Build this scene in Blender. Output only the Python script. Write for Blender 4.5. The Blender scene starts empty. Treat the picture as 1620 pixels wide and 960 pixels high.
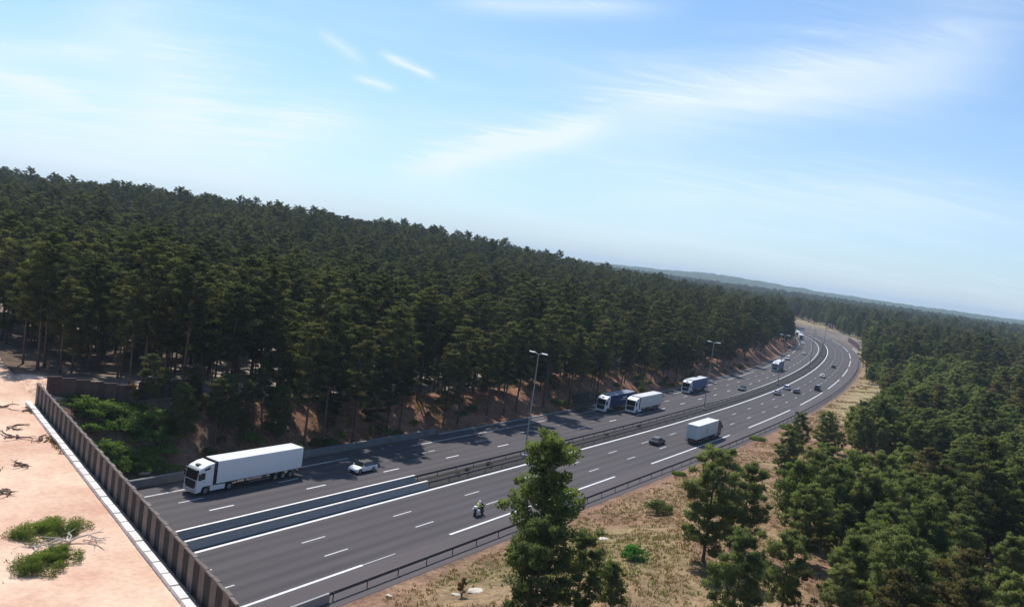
import bpy, bmesh, math, random
import numpy as np
from mathutils import Vector, Matrix

random.seed(7)
RNG = np.random.default_rng(11)
scene = bpy.context.scene
COL = scene.collection
R = math.radians

# ------------------------------------------------------------------ camera
H_CAM = 30.175
cam_d = bpy.data.cameras.new('camera')
cam_d.sensor_fit = 'HORIZONTAL'
cam_d.sensor_width = 36.0
cam_d.lens = 1300.04 / 1620.0 * 36.0
cam_d.clip_start = 0.5
cam_d.clip_end = 30000
cam = bpy.data.objects.new('camera', cam_d)
COL.objects.link(cam)
CR = Vector((0.9906538, 0.0086988, 0.1361223))
CU = Vector((-0.1364000, 0.0631785, 0.9886372))
CF = Vector((0.0, 0.9979643, -0.0637745))
m = Matrix((CR, CU, -CF)).transposed().to_4x4()
m.translation = Vector((0, 0, H_CAM))
cam.matrix_world = m
scene.camera = cam

# ------------------------------------------------------------------ light
SUN_EL = R(55)
SUN_H = Vector((-0.387, 0.922, 0)).normalized()           # horizontal direction towards the sun
SUN_DIR = (SUN_H * math.cos(SUN_EL) + Vector((0, 0, math.sin(SUN_EL)))).normalized()
sun_d = bpy.data.lights.new('sun', 'SUN')
sun_d.energy = 4.4
sun_d.angle = R(0.53)
sun_d.color = (1.0, 0.95, 0.88)
sun = bpy.data.objects.new('sun', sun_d)
COL.objects.link(sun)
sun.rotation_euler = SUN_DIR.to_track_quat('Z', 'Y').to_euler()
sun.location = (0, 0, 200)

world = bpy.data.worlds.new('World')
scene.world = world
world.use_nodes = True
wn, wl = world.node_tree.nodes, world.node_tree.links
wn.clear()


def px_dir(x, y):
    """direction in the world of a place in the photographed sky"""
    return (CF + CR * ((x - 810) / 1300.04) + CU * ((480 - y) / 1300.04)).normalized()


def build_world():
    def nd(t, **k):
        n = wn.new(t)
        for a, b in k.items():
            setattr(n, a, b)
        return n

    def math_(op, a, b=None, c=None):
        n = nd('ShaderNodeMath', operation=op)
        for i, v in enumerate((a, b, c)):
            if v is None:
                continue
            if isinstance(v, (int, float)):
                n.inputs[i].default_value = v
            else:
                wl.new(v, n.inputs[i])
        return n.outputs[0]

    def ramp(v, lo, hi):
        n = nd('ShaderNodeMapRange', interpolation_type='SMOOTHSTEP')
        wl.new(v, n.inputs[0])
        n.inputs[1].default_value = lo
        n.inputs[2].default_value = hi
        return n.outputs[0]

    sky = nd('ShaderNodeTexSky', sky_type='NISHITA')
    sky.sun_disc = False
    sky.sun_elevation = SUN_EL
    sky.sun_rotation = math.atan2(SUN_H.x, SUN_H.y)
    sky.altitude = 100
    sky.air_density = 1.0
    sky.dust_density = 1.0
    sky.ozone_density = 2.0
    tc = nd('ShaderNodeTexCoord')
    sep = nd('ShaderNodeSeparateXYZ')
    wl.new(tc.outputs['Generated'], sep.inputs[0])
    # cirrus: noise on a flat cloud layer, so it runs on over the whole sky
    zz = math_('MAXIMUM', sep.outputs[2], 0.02)
    cx = math_('DIVIDE', sep.outputs[0], math_('ADD', zz, 0.12))
    cy = math_('DIVIDE', sep.outputs[1], math_('ADD', zz, 0.12))
    comb = nd('ShaderNodeCombineXYZ')
    wl.new(cx, comb.inputs[0])
    wl.new(cy, comb.inputs[1])

    def layer(scale, rot, stretch, detail, lo, hi, off=(0, 0, 0), dist=0.6):
        mp = nd('ShaderNodeMapping')
        mp.inputs['Rotation'].default_value = (0, 0, rot)
        mp.inputs['Scale'].default_value = (scale, scale * stretch, 1)
        mp.inputs['Location'].default_value = off
        wl.new(comb.outputs[0], mp.inputs[0])
        nz = nd('ShaderNodeTexNoise')
        nz.inputs['Scale'].default_value = 1.0
        nz.inputs['Detail'].default_value = detail
        nz.inputs['Roughness'].default_value = 0.62
        nz.inputs['Distortion'].default_value = dist
        wl.new(mp.outputs[0], nz.inputs[0])
        return ramp(nz.outputs[0], lo, hi), nz.outputs[0]

    broad, _ = layer(0.42, R(-22), 1.9, 3, 0.36, 0.78, (SKX, 1.2, 0))
    wisp, wraw = layer(1.6, R(-28), 3.6, 7, 0.40, 0.85, (1.2, 4.1, 0), 0.9)
    cover = math_('MULTIPLY', broad, math_('ADD', math_('MULTIPLY', wisp, 0.34), 0.20))

    # single drawn-out cirrus bands and old contrails, placed as directions in the sky
    def streak(p0, p1, wid, amp, soft=0.25):
        a, b = px_dir(*p0), px_dir(*p1)
        n = a.cross(b).normalized()
        mid = (a + b).normalized()
        tdir = (b - a).normalized()
        half = math.acos(max(-1, min(1, a.dot(b)))) / 2

        def dot(vec):
            d = nd('ShaderNodeVectorMath', operation='DOT_PRODUCT')
            wl.new(tc.outputs['Generated'], d.inputs[0])
            d.inputs[1].default_value = vec
            return d.outputs['Value']
        dn = math_('ADD', dot(n), math_('MULTIPLY', math_('SUBTRACT', wraw, 0.5), wid * 2.2))
        g = math_('POWER', 2.718, math_('MULTIPLY', math_('POWER', math_('ABSOLUTE', math_('DIVIDE', dn, wid)), 1.6), -1.0))
        dt = math_('ABSOLUTE', dot(tdir))
        e = nd('ShaderNodeMapRange', interpolation_type='SMOOTHSTEP')
        wl.new(dt, e.inputs[0])
        e.inputs[1].default_value = half
        e.inputs[2].default_value = half * (1 - soft)
        f = math_('GREATER_THAN', dot(mid), 0)
        tex = math_('ADD', math_('MULTIPLY', wisp, 0.42), 0.80)
        return math_('MULTIPLY', math_('MULTIPLY', math_('MULTIPLY', g, e.outputs[0]), math_('MULTIPLY', f, amp)), tex)

    tot = cover
    for s in (((590, 282), (1010, 185), 0.018, 1.1, 0.6), ((880, 200), (1700, 40), 0.042, 0.66, 0.5), ((1000, 170), (1640, 130), 0.020, 0.30, 0.7),
              ((590, 78), (700, 130), 0.0042, 0.95, 0.7), ((545, 117), (640, 147), 0.0040, 0.75, 0.8), ((490, 40), (590, 105), 0.0060, 0.50, 0.8),
              ((-100, 90), (150, 165), 0.011, 0.75, 0.6), ((-150, 72), (230, 88), 0.012, 0.5, 0.6),
              ((140, -60), (340, 240), 0.055, 0.55, 0.6), ((370, 188), (610, 188), 0.020, 0.50, 0.8),
              ((-200, 210), (560, 250), 0.050, 0.60, 0.6), ((640, 8), (1120, 12), 0.012, 0.6, 0.8),
              ((820, 300), (1700, 340), 0.040, 0.40, 0.7)):
        tot = math_('ADD', tot, streak(*s))
    # thin veil of water vapour towards the horizon
    veil = math_('MULTIPLY', math_('POWER', math_('SUBTRACT', 1.0, math_('MINIMUM', math_('MULTIPLY', zz, 2.4), 1.0)), 1.5), 0.50)
    tot = math_('MINIMUM', tot, 0.9)
    mix = nd('ShaderNodeMix', data_type='RGBA')
    wl.new(tot, mix.inputs[0])
    tint = nd('ShaderNodeMix', data_type='RGBA', blend_type='MULTIPLY')
    tint.inputs[0].default_value = 1.0
    wl.new(sky.outputs[0], tint.inputs[6])
    tint.inputs[7].default_value = (0.73, 1.01, 1.22, 1)
    vm = nd('ShaderNodeMix', data_type='RGBA')
    wl.new(veil, vm.inputs[0])
    wl.new(tint.outputs[2], vm.inputs[6])
    vm.inputs[7].default_value = (VEIL[0], VEIL[1], VEIL[2], 1)
    wl.new(vm.outputs[2], mix.inputs[6])
    mix.inputs[7].default_value = (CLOUD[0], CLOUD[1], CLOUD[2], 1)
    bg = nd('ShaderNodeBackground')
    bg.inputs[1].default_value = SKY_STRENGTH
    wl.new(mix.outputs[2], bg.inputs[0])
    out = nd('ShaderNodeOutputWorld')
    wl.new(bg.outputs[0], out.inputs[0])


SKX = 2.6
SKY_STRENGTH = 0.112
CLOUD = (7.0, 7.9, 9.0)
VEIL = (6.0, 6.9, 8.4)
build_world()
scene.view_settings.view_transform = 'Standard'
scene.view_settings.look = 'None'
scene.view_settings.exposure = 0.15
scene.view_settings.gamma = 1.0
scene.view_settings.use_curve_mapping = False
scene.render.engine = 'CYCLES'
cy = scene.cycles
cy.use_denoising = True
cy.max_bounces = 6
cy.diffuse_bounces = 3
cy.glossy_bounces = 2
cy.transmission_bounces = 4
cy.transparent_max_bounces = 6
cy.volume_bounces = 0
cy.caustics_reflective = False
cy.caustics_refractive = False
cy.sample_clamp_indirect = 4.0

# ------------------------------------------------------------------ tagging and mesh helpers


def tag(o, label=None, cat=None, group=None, kind=None):
    if label:
        o['label'] = label
    if cat:
        o['category'] = cat
    if group:
        o['group'] = group
    if kind:
        o['kind'] = kind
    return o


def empty(name, loc=(0, 0, 0), rz=0.0, label=None, cat=None, group=None):
    o = bpy.data.objects.new(name, None)
    o.empty_display_size = 0.3
    COL.objects.link(o)
    o.location = loc
    o.rotation_euler = (0, 0, rz)
    return tag(o, label, cat, group)


def link(name, mesh, parent=None, loc=None, rot=None, scale=None):
    o = bpy.data.objects.new(name, mesh)
    COL.objects.link(o)
    if parent is not None:
        o.parent = parent
    if loc is not None:
        o.location = loc
    if rot is not None:
        o.rotation_euler = rot
    if scale is not None:
        o.scale = scale
    return o


def copy_tree(o, parent=None):
    c = o.copy()
    COL.objects.link(c)
    c.parent = parent
    for ch in list(o.children):
        copy_tree(ch, c)
    return c


_ONES = ['', 'first', 'second', 'third', 'fourth', 'fifth', 'sixth', 'seventh', 'eighth', 'ninth', 'tenth', 'eleventh', 'twelfth', 'thirteenth', 'fourteenth', 'fifteenth',
         'sixteenth', 'seventeenth', 'eighteenth', 'nineteenth']


def ordinal(n):
    if n < 20:
        return _ONES[n]
    t = {2: ('twentieth', 'twenty'), 3: ('thirtieth', 'thirty'), 4: ('fortieth', 'forty'), 5: ('fiftieth', 'fifty'), 6: ('sixtieth', 'sixty'), 7: ('seventieth', 'seventy')}[n // 10]
    return t[0] if n % 10 == 0 else t[1] + '-' + _ONES[n % 10]


class MB:
    """collects geometry; build() links it as one mesh object"""

    def __init__(self):
        self.v, self.f = [], []

    def add(self, vs, fs):
        n = len(self.v)
        self.v += [tuple(p) for p in vs]
        self.f += [tuple(i + n for i in f) for f in fs]
        return self

    def box(self, x0, x1, y0, y1, z0, z1):
        return self.add([(x0, y0, z0), (x1, y0, z0), (x1, y1, z0), (x0, y1, z0), (x0, y0, z1), (x1, y0, z1), (x1, y1, z1), (x0, y1, z1)],
                        [(0, 3, 2, 1), (4, 5, 6, 7), (0, 1, 5, 4), (1, 2, 6, 5), (2, 3, 7, 6), (3, 0, 4, 7)])

    def prism(self, prof, y0, y1):
        """profile of (x, z), counter-clockwise seen from -y, between y0 and y1"""
        n = len(prof)
        vs = [(x, y0, z) for x, z in prof] + [(x, y1, z) for x, z in prof]
        fs = [tuple(range(n)), tuple(range(2 * n - 1, n - 1, -1))]
        for i in range(n):
            j = (i + 1) % n
            fs.append((i, i + n, j + n, j))
        return self.add(vs, fs)

    def cyl(self, p0, p1, r0, r1=None, n=12):
        r1 = r0 if r1 is None else r1
        p0, p1 = Vector(p0), Vector(p1)
        d = (p1 - p0).normalized()
        a = d.orthogonal().normalized()
        b = d.cross(a)
        vs = []
        for p, r in ((p0, r0), (p1, r1)):
            for i in range(n):
                t = 2 * math.pi * i / n
                vs.append(p + a * (r * math.cos(t)) + b * (r * math.sin(t)))
        fs = [(i, (i + 1) % n, n + (i + 1) % n, n + i) for i in range(n)]
        fs += [tuple(range(n - 1, -1, -1)), tuple(range(n, 2 * n))]
        return self.add(vs, fs)

    def tube(self, pts, rads, n=6):
        pts = [Vector(p) for p in pts]
        base = len(self.v)
        prev = None
        for k, p in enumerate(pts):
            d = (pts[min(k + 1, len(pts) - 1)] - pts[max(k - 1, 0)]).normalized()
            if prev is None:
                a = d.orthogonal().normalized()
            else:
                a = (prev - d * prev.dot(d))
                a = a.normalized() if a.length > 1e-6 else d.orthogonal().normalized()
            prev = a
            b = d.cross(a)
            for i in range(n):
                t = 2 * math.pi * i / n
                self.v.append(tuple(p + a * (rads[k] * math.cos(t)) + b * (rads[k] * math.sin(t))))
        for k in range(len(pts) - 1):
            for i in range(n):
                j = (i + 1) % n
                o = base + k * n
                self.f.append((o + i, o + j, o + n + j, o + n + i))
        self.f.append(tuple(base + i for i in range(n - 1, -1, -1)))
        e = base + (len(pts) - 1) * n
        self.f.append(tuple(e + i for i in range(n)))
        return self

    def mesh(self, name, mat, smooth=False, bevel=0.0, seg=2):
        me = bpy.data.meshes.new(name)
        me.from_pydata(self.v, [], self.f)
        if bevel > 0:
            bm = bmesh.new()
            bm.from_mesh(me)
            bmesh.ops.remove_doubles(bm, verts=bm.verts, dist=1e-5)
            bmesh.ops.recalc_face_normals(bm, faces=bm.faces)
            es = [e for e in bm.edges if len(e.link_faces) == 2 and e.calc_face_angle(0) > 0.5]
            bmesh.ops.bevel(bm, geom=es, offset=bevel, segments=seg, affect='EDGES', profile=0.5, clamp_overlap=True)
            bm.to_mesh(me)
            bm.free()
        if mat is not None:
            me.materials.append(mat)
        if smooth:
            me.shade_smooth()
        return me

    def build(self, name, mat, parent=None, smooth=False, bevel=0.0, seg=2, **k):
        return link(name, self.mesh(name, mat, smooth, bevel, seg), parent, **k)


# ------------------------------------------------------------------ materials
MATS = {}


def mat(name, col, rough=0.7, metal=0.0, noise=0.0, nscale=3.0, spec=0.5, coord='Object', coat=0.0, rand=0.0):
    if name in MATS:
        return MATS[name]
    mt = bpy.data.materials.new(name)
    mt.use_nodes = True
    nt = mt.node_tree
    b = nt.nodes['Principled BSDF']
    b.inputs['Base Color'].default_value = (*col, 1)
    b.inputs['Roughness'].default_value = rough
    b.inputs['Metallic'].default_value = metal
    b.inputs['Specular IOR Level'].default_value = spec
    b.inputs['Coat Weight'].default_value = coat
    if noise > 0:
        tc = nt.nodes.new('ShaderNodeTexCoord')
        nz = nt.nodes.new('ShaderNodeTexNoise')
        nz.inputs['Scale'].default_value = nscale
        nz.inputs['Detail'].default_value = 6
        nz.inputs['Roughness'].default_value = 0.65
        nt.links.new(tc.outputs[coord], nz.inputs['Vector'])
        mr = nt.nodes.new('ShaderNodeMapRange')
        mr.inputs[1].default_value = 0.25
        mr.inputs[2].default_value = 0.75
        mr.inputs[3].default_value = 1 - noise
        mr.inputs[4].default_value = 1 + noise
        nt.links.new(nz.outputs[0], mr.inputs[0])
        mx = nt.nodes.new('ShaderNodeVectorMath')
        mx.operation = 'SCALE'
        mx.inputs[0].default_value = col
        fac = mr.outputs[0]
        if rand > 0:
            oi = nt.nodes.new('ShaderNodeObjectInfo')
            m2 = nt.nodes.new('ShaderNodeMapRange')
            m2.inputs[3].default_value = 1 - rand
            m2.inputs[4].default_value = 1 + rand
            nt.links.new(oi.outputs['Random'], m2.inputs[0])
            m3 = nt.nodes.new('ShaderNodeMath')
            m3.operation = 'MULTIPLY'
            nt.links.new(fac, m3.inputs[0])
            nt.links.new(m2.outputs[0], m3.inputs[1])
            fac = m3.outputs[0]
        nt.links.new(fac, mx.inputs['Scale'])
        nt.links.new(mx.outputs[0], b.inputs['Base Color'])
    MATS[name] = mt
    return mt


def leaf_mat(name, c0, c1, trans=0.35, spread=0.35):
    """foliage: colour drifts from tree to tree and from tuft to tuft; light passes through"""
    mt = bpy.data.materials.new(name)
    mt.use_nodes = True
    nt = mt.node_tree
    nt.nodes.clear()
    N, L = nt.nodes.new, nt.links.new
    oi = N('ShaderNodeObjectInfo')
    tc = N('ShaderNodeTexCoord')
    nz = N('ShaderNodeTexNoise')
    nz.inputs['Scale'].default_value = 0.9
    nz.inputs['Detail'].default_value = 3
    L(tc.outputs['Object'], nz.inputs['Vector'])
    a = N('ShaderNodeMath')
    a.operation = 'MULTIPLY_ADD'
    L(oi.outputs['Random'], a.inputs[0])
    a.inputs[1].default_value = 0.75
    sub = N('ShaderNodeMath')
    sub.operation = 'MULTIPLY_ADD'
    L(nz.outputs[0], sub.inputs[0])
    sub.inputs[1].default_value = 1.2
    sub.inputs[2].default_value = -0.5
    L(sub.outputs[0], a.inputs[2])
    a.use_clamp = True
    mx = N('ShaderNodeMix')
    mx.data_type = 'RGBA'
    L(a.outputs[0], mx.inputs[0])
    mx.inputs[6].default_value = (*c0, 1)
    mx.inputs[7].default_value = (*c1, 1)
    d = N('ShaderNodeBsdfDiffuse')
    t = N('ShaderNodeBsdfTranslucent')
    L(mx.outputs[2], d.inputs[0])
    br = N('ShaderNodeVectorMath')
    br.operation = 'MULTIPLY'
    L(mx.outputs[2], br.inputs[0])
    br.inputs[1].default_value = (1.25, 1.35, 0.7)
    L(br.outputs[0], t.inputs[0])
    ms = N('ShaderNodeMixShader')
    ms.inputs[0].default_value = trans
    L(d.outputs[0], ms.inputs[1])
    L(t.outputs[0], ms.inputs[2])
    o = N('ShaderNodeOutputMaterial')
    L(ms.outputs[0], o.inputs[0])
    MATS[name] = mt
    return mt


WHITE = mat('white_paint', (0.80, 0.80, 0.80), 0.35, noise=0.03, nscale=1.5, coat=0.2)
WHITE_D = mat('white_paint_dusty', (0.70, 0.71, 0.71), 0.5, noise=0.05, nscale=1.2)
CREAM = mat('cream_panel', (0.62, 0.62, 0.56), 0.5, noise=0.05, nscale=1.0)
BLUE_CURT = mat('navy_curtain', (0.014, 0.024, 0.105), 0.85, noise=0.15, nscale=2.0, spec=0.15)
SLATE_CURT = mat('slate_blue_curtain', (0.13, 0.16, 0.27), 0.85, noise=0.12, nscale=2.0, spec=0.15)
GREY_ROOF = mat('grey_tarpaulin', (0.20, 0.22, 0.28), 0.7, noise=0.1, nscale=2.0)
GLASS = mat('dark_glass', (0.012, 0.014, 0.017), 0.08, spec=0.8)
BLACK = mat('black_plastic', (0.018, 0.018, 0.02), 0.5)
RUBBER = mat('tyre_rubber', (0.022, 0.021, 0.02), 0.85)
STEEL = mat('painted_chassis_steel', (0.045, 0.045, 0.05), 0.6, noise=0.2, nscale=4)
ALLOY = mat('alloy', (0.42, 0.42, 0.43), 0.35, metal=0.8)
GALV = mat('galvanised_steel', (0.30, 0.30, 0.31), 0.5, metal=0.5, noise=0.15, nscale=3)
RUSTY = mat('weathered_guardrail_steel', (0.10, 0.085, 0.085), 0.65, metal=0.3, noise=0.3, nscale=2)
LAMP_GLASS = mat('headlight_glass', (0.75, 0.76, 0.78), 0.15)
RED_LENS = mat('red_lens', (0.35, 0.012, 0.01), 0.25)
CONC = mat('concrete', (0.27, 0.265, 0.255), 0.85, noise=0.14, nscale=1.2)
CONC_W = mat('pale_concrete', (0.30, 0.30, 0.30), 0.85, noise=0.10, nscale=1.5)
KERB = mat('white_kerb_concrete', (0.74, 0.70, 0.65), 0.85, noise=0.22, nscale=3, rand=0.12)
PAINT = mat('road_paint', (0.66, 0.655, 0.65), 0.6, noise=0.22, nscale=2.2)
PAINT_WORN = mat('worn_road_paint', (0.46, 0.455, 0.45), 0.7, noise=0.25, nscale=2.5)
TIMBER = mat('weathered_timber', (0.135, 0.102, 0.086), 0.85, noise=0.35, nscale=2.5, rand=0.28)
TIMBER_SHADE = mat('recess_shade_timber', (0.014, 0.010, 0.009), 0.85, noise=0.3, nscale=2.5)  # near-black tone: deep shade of the recesses painted into the boards
TIMBER_B = mat('brown_black_timber', (0.085, 0.050, 0.040), 0.85, noise=0.35, nscale=1.5, rand=0.3)
BARK = mat('pine_bark', (0.10, 0.062, 0.042), 0.95, noise=0.4, nscale=1.8)
BARK_G = mat('grey_bark', (0.17, 0.14, 0.12), 0.95, noise=0.35, nscale=3)
DEAD = mat('bleached_dead_wood', (0.58, 0.50, 0.42), 0.9, noise=0.15, nscale=3)
STICK = mat('brown_dead_wood', (0.17, 0.11, 0.075), 0.95, noise=0.3, nscale=3)
ROCK = mat('pale_rock', (0.62, 0.55, 0.45), 0.9, noise=0.2, nscale=2)
PINE_L = leaf_mat('pine_needles', (0.052, 0.064, 0.028), (0.150, 0.145, 0.062), 0.46)
PINE_Y = leaf_mat('young_pine_needles', (0.100, 0.128, 0.050), (0.200, 0.210, 0.086), 0.52)
LEAF_B = leaf_mat('broad_leaves', (0.095, 0.130, 0.038), (0.170, 0.200, 0.062), 0.45)
PINE_B = leaf_mat('browning_pine_needles', (0.085, 0.075, 0.035), (0.165, 0.130, 0.065), 0.45)
LEAF_S = leaf_mat('shrub_leaves', (0.115, 0.18, 0.045), (0.19, 0.26, 0.075), 0.45)
LEAF_G = leaf_mat('bright_green_leaves', (0.055, 0.16, 0.025), (0.09, 0.22, 0.045), 0.35)
LEAF_GREY = leaf_mat('grey_leaves', (0.10, 0.11, 0.10), (0.17, 0.18, 0.16), 0.25)
LEAF_OLIVE = leaf_mat('olive_heather_leaves', (0.110, 0.155, 0.032), (0.18, 0.22, 0.055), 0.35)
STRAW = leaf_mat('dry_grass_blades', (0.24, 0.155, 0.085), (0.31, 0.215, 0.122), 0.35)
LEAF_BROWN = leaf_mat('withered_leaves', (0.13, 0.075, 0.035), (0.22, 0.14, 0.07), 0.3)

# ------------------------------------------------------------------ the road's course
SS = np.arange(-300, 1301.0)
_t = SS / 100
_k = np.where(SS > 0, 4.5318e-05 + 0.00126991 * _t - 0.00074144 * _t ** 2 + 0.00012685 * _t ** 3, 4.5318e-05)
_k = np.where(SS > 400, 0.0013, _k)
TH = np.concatenate([[0], np.cumsum((_k[1:] + _k[:-1]) / 2)])
TH = TH - TH[300] + 0.9957003
_c, _s = np.cos(TH), np.sin(TH)
RX = np.concatenate([[0], np.cumsum((_c[1:] + _c[:-1]) / 2)])
RY = np.concatenate([[0], np.cumsum((_s[1:] + _s[:-1]) / 2)])
RX = RX - RX[300] + 6.778942
RY = RY - RY[300] + 119.2973


def rp(s, v, z=0.0):
    """point of the road: s metres along it, v metres right of the median-side edge line of the near carriageway"""
    x, y, t = np.interp(s, SS, RX), np.interp(s, SS, RY), np.interp(s, SS, TH)
    return Vector((float(x + v * math.sin(t)), float(y - v * math.cos(t)), z))


def heading(s):
    return float(np.interp(s, SS, TH))


def to_sv(x, y):
    x, y = np.atleast_1d(np.asarray(x, float)), np.atleast_1d(np.asarray(y, float))
    so, vo = np.empty_like(x), np.empty_like(x)
    cx, cyy, ct, cs = RX[::4], RY[::4], TH[::4], SS[::4]
    for a in range(0, len(x), 4000):
        xa, ya = x[a:a + 4000], y[a:a + 4000]
        i = ((xa[:, None] - cx) ** 2 + (ya[:, None] - cyy) ** 2).argmin(1)
        dx, dy, t = xa - cx[i], ya - cyy[i], ct[i]
        so[a:a + 4000] = cs[i] + dx * np.cos(t) + dy * np.sin(t)
        vo[a:a + 4000] = dx * np.sin(t) - dy * np.cos(t)
    return so, vo


def sstep(t):
    t = np.clip(t, 0, 1)
    return t * t * (3 - 2 * t)


_perm = RNG.random((256, 256))


def vnoise(x, y, sc):
    x, y = np.asarray(x) / sc, np.asarray(y) / sc
    xi, yi = np.floor(x).astype(int), np.floor(y).astype(int)
    fx, fy = x - xi, y - yi
    fx, fy = fx * fx * (3 - 2 * fx), fy * fy * (3 - 2 * fy)
    g = lambda a, b: _perm[a % 256, b % 256]
    return (g(xi, yi) * (1 - fx) + g(xi + 1, yi) * fx) * (1 - fy) + (g(xi, yi + 1) * (1 - fx) + g(xi + 1, yi + 1) * fx) * fy


# edge of the overpass: the line of the timber fence
FA, FB = Vector((-48.1, 85.0, 0)), Vector((-12.2, 42.25, 0))
FD = (FB - FA).normalized()
FN = Vector((-FD.y, FD.x, 0))
if FN.y < 0:
    FN = -FN            # points to the open road
DECK_Z = 7.5


def fence_side(x, y):
    """metres in front of the fence line (towards the open road), metres along it from its far end"""
    dx, dy = np.asarray(x) - FA.x, np.asarray(y) - FA.y
    return dx * FN.x + dy * FN.y, dx * FD.x + dy * FD.y


def ground_z(x, y):
    x, y = np.atleast_1d(np.asarray(x, float)), np.atleast_1d(np.asarray(y, float))
    s, v = to_sv(x, y)
    n1, n2 = vnoise(x, y, 9.0) - 0.5, vnoise(x + 77, y + 31, 38.0) - 0.5
    # left: cutting, then wooded hill
    hl = np.interp(s, [-120, -55, -35, -10, 40, 110, 160, 210, 300, 420, 600], [7.5, 7.3, 4.8, 3.2, 3.2, 2.8, 2.6, 3.6, 4.4, 4.0, 3.5])
    wl_ = np.interp(s, [-120, -40, 0, 100, 300], [13, 12.5, 10.5, 9, 9])
    zl = hl * sstep((-18.0 - v) / wl_) + (n1 * 0.9 + n2 * 2.0) * sstep((-19 - v) / 12)
    zl += np.interp(s, [-200, -40, 40, 100, 150, 250, 330, 380, 430, 520, 620], [8, 8, 8, 10.5, 14.3, 15, 15, 14.5, 13, 9, 2]) * sstep((-v - 25) / 240)
    # right: verge, then wooded flat
    hr = np.interp(s, [-120, -75, -45, -10, 50, 120, 200, 400, 700], [7.3, 6.0, 3.4, 2.4, 2.0, 2.0, 2.5, 3.0, 4.0])
    wr = np.interp(s, [-120, -60, 0, 100], [10, 18, 20, 22])
    zr = hr * sstep((v - 16.5) / wr) + (n1 * 0.7 + n2 * 1.6) * sstep((v - 18) / 14)
    z = np.where(v < -18.0, zl, np.where(v > 16.5, zr, 0.0))
    dist = np.hypot(x, y)
    und = vnoise(x + 500, y + 900, 420.0) - 0.5
    z = z + np.where((v > 60) | (s > 650), (1.5 * sstep((dist - 450) / 1800) + und * 4 * sstep((dist - 350) / 900)), 0)
    z = np.where((v < -60), z + und * 5 * sstep((dist - 300) / 700), z)
    # under and beside the overpass the ground stays below the deck's sand
    fs, fa = fence_side(x, y)
    inside = (fs < 0.0)
    z = np.where(inside, np.minimum(np.where((v > -19) & (v < 17), -0.06, z), DECK_Z - 0.6), z)
    # sandy shelf running on past the end of the fence
    shelf = sstep((x + 90) / 20) * sstep((-46.5 - x) / 2.5) * sstep((104 - y) / 9)
    z = np.where(~inside & (v < -18), z * (1 - shelf) + (DECK_Z - 0.03) * shelf, z)
    z = np.where((v >= -18.0) & (v <= 16.5), -0.06, z)
    return z


def gz(x, y):
    return float(ground_z(x, y)[0])


def at_px(px, py, z=None):
    """point where the sight line of a photo pixel meets height z (or the ground)"""
    d = CF + CR * ((px - 810) / 1300.04) + CU * ((480 - py) / 1300.04)
    if z is not None:
        t = (z - H_CAM) / d.z
        return Vector((d.x * t, d.y * t, z))
    zz = 2.0
    for _ in range(14):
        t = (zz - H_CAM) / d.z
        g = gz(d.x * t, d.y * t)
        zz = zz * 0.4 + g * 0.6
    t = (zz - H_CAM) / d.z
    return Vector((d.x * t, d.y * t, gz(d.x * t, d.y * t)))


# ------------------------------------------------------------------ ground sheet
def axis(lo, hi, step, far_lo, far_hi, grow=1.13):
    a = list(np.arange(lo, hi + 1e-6, step))
    st, p = step, lo
    left = []
    while p > far_lo:
        st *= grow
        p -= st
        left.append(p)
    st, p = step, hi
    right = []
    while p < far_hi:
        st *= grow
        p += st
        right.append(p)
    return np.array(left[::-1] + a + right)


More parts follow.
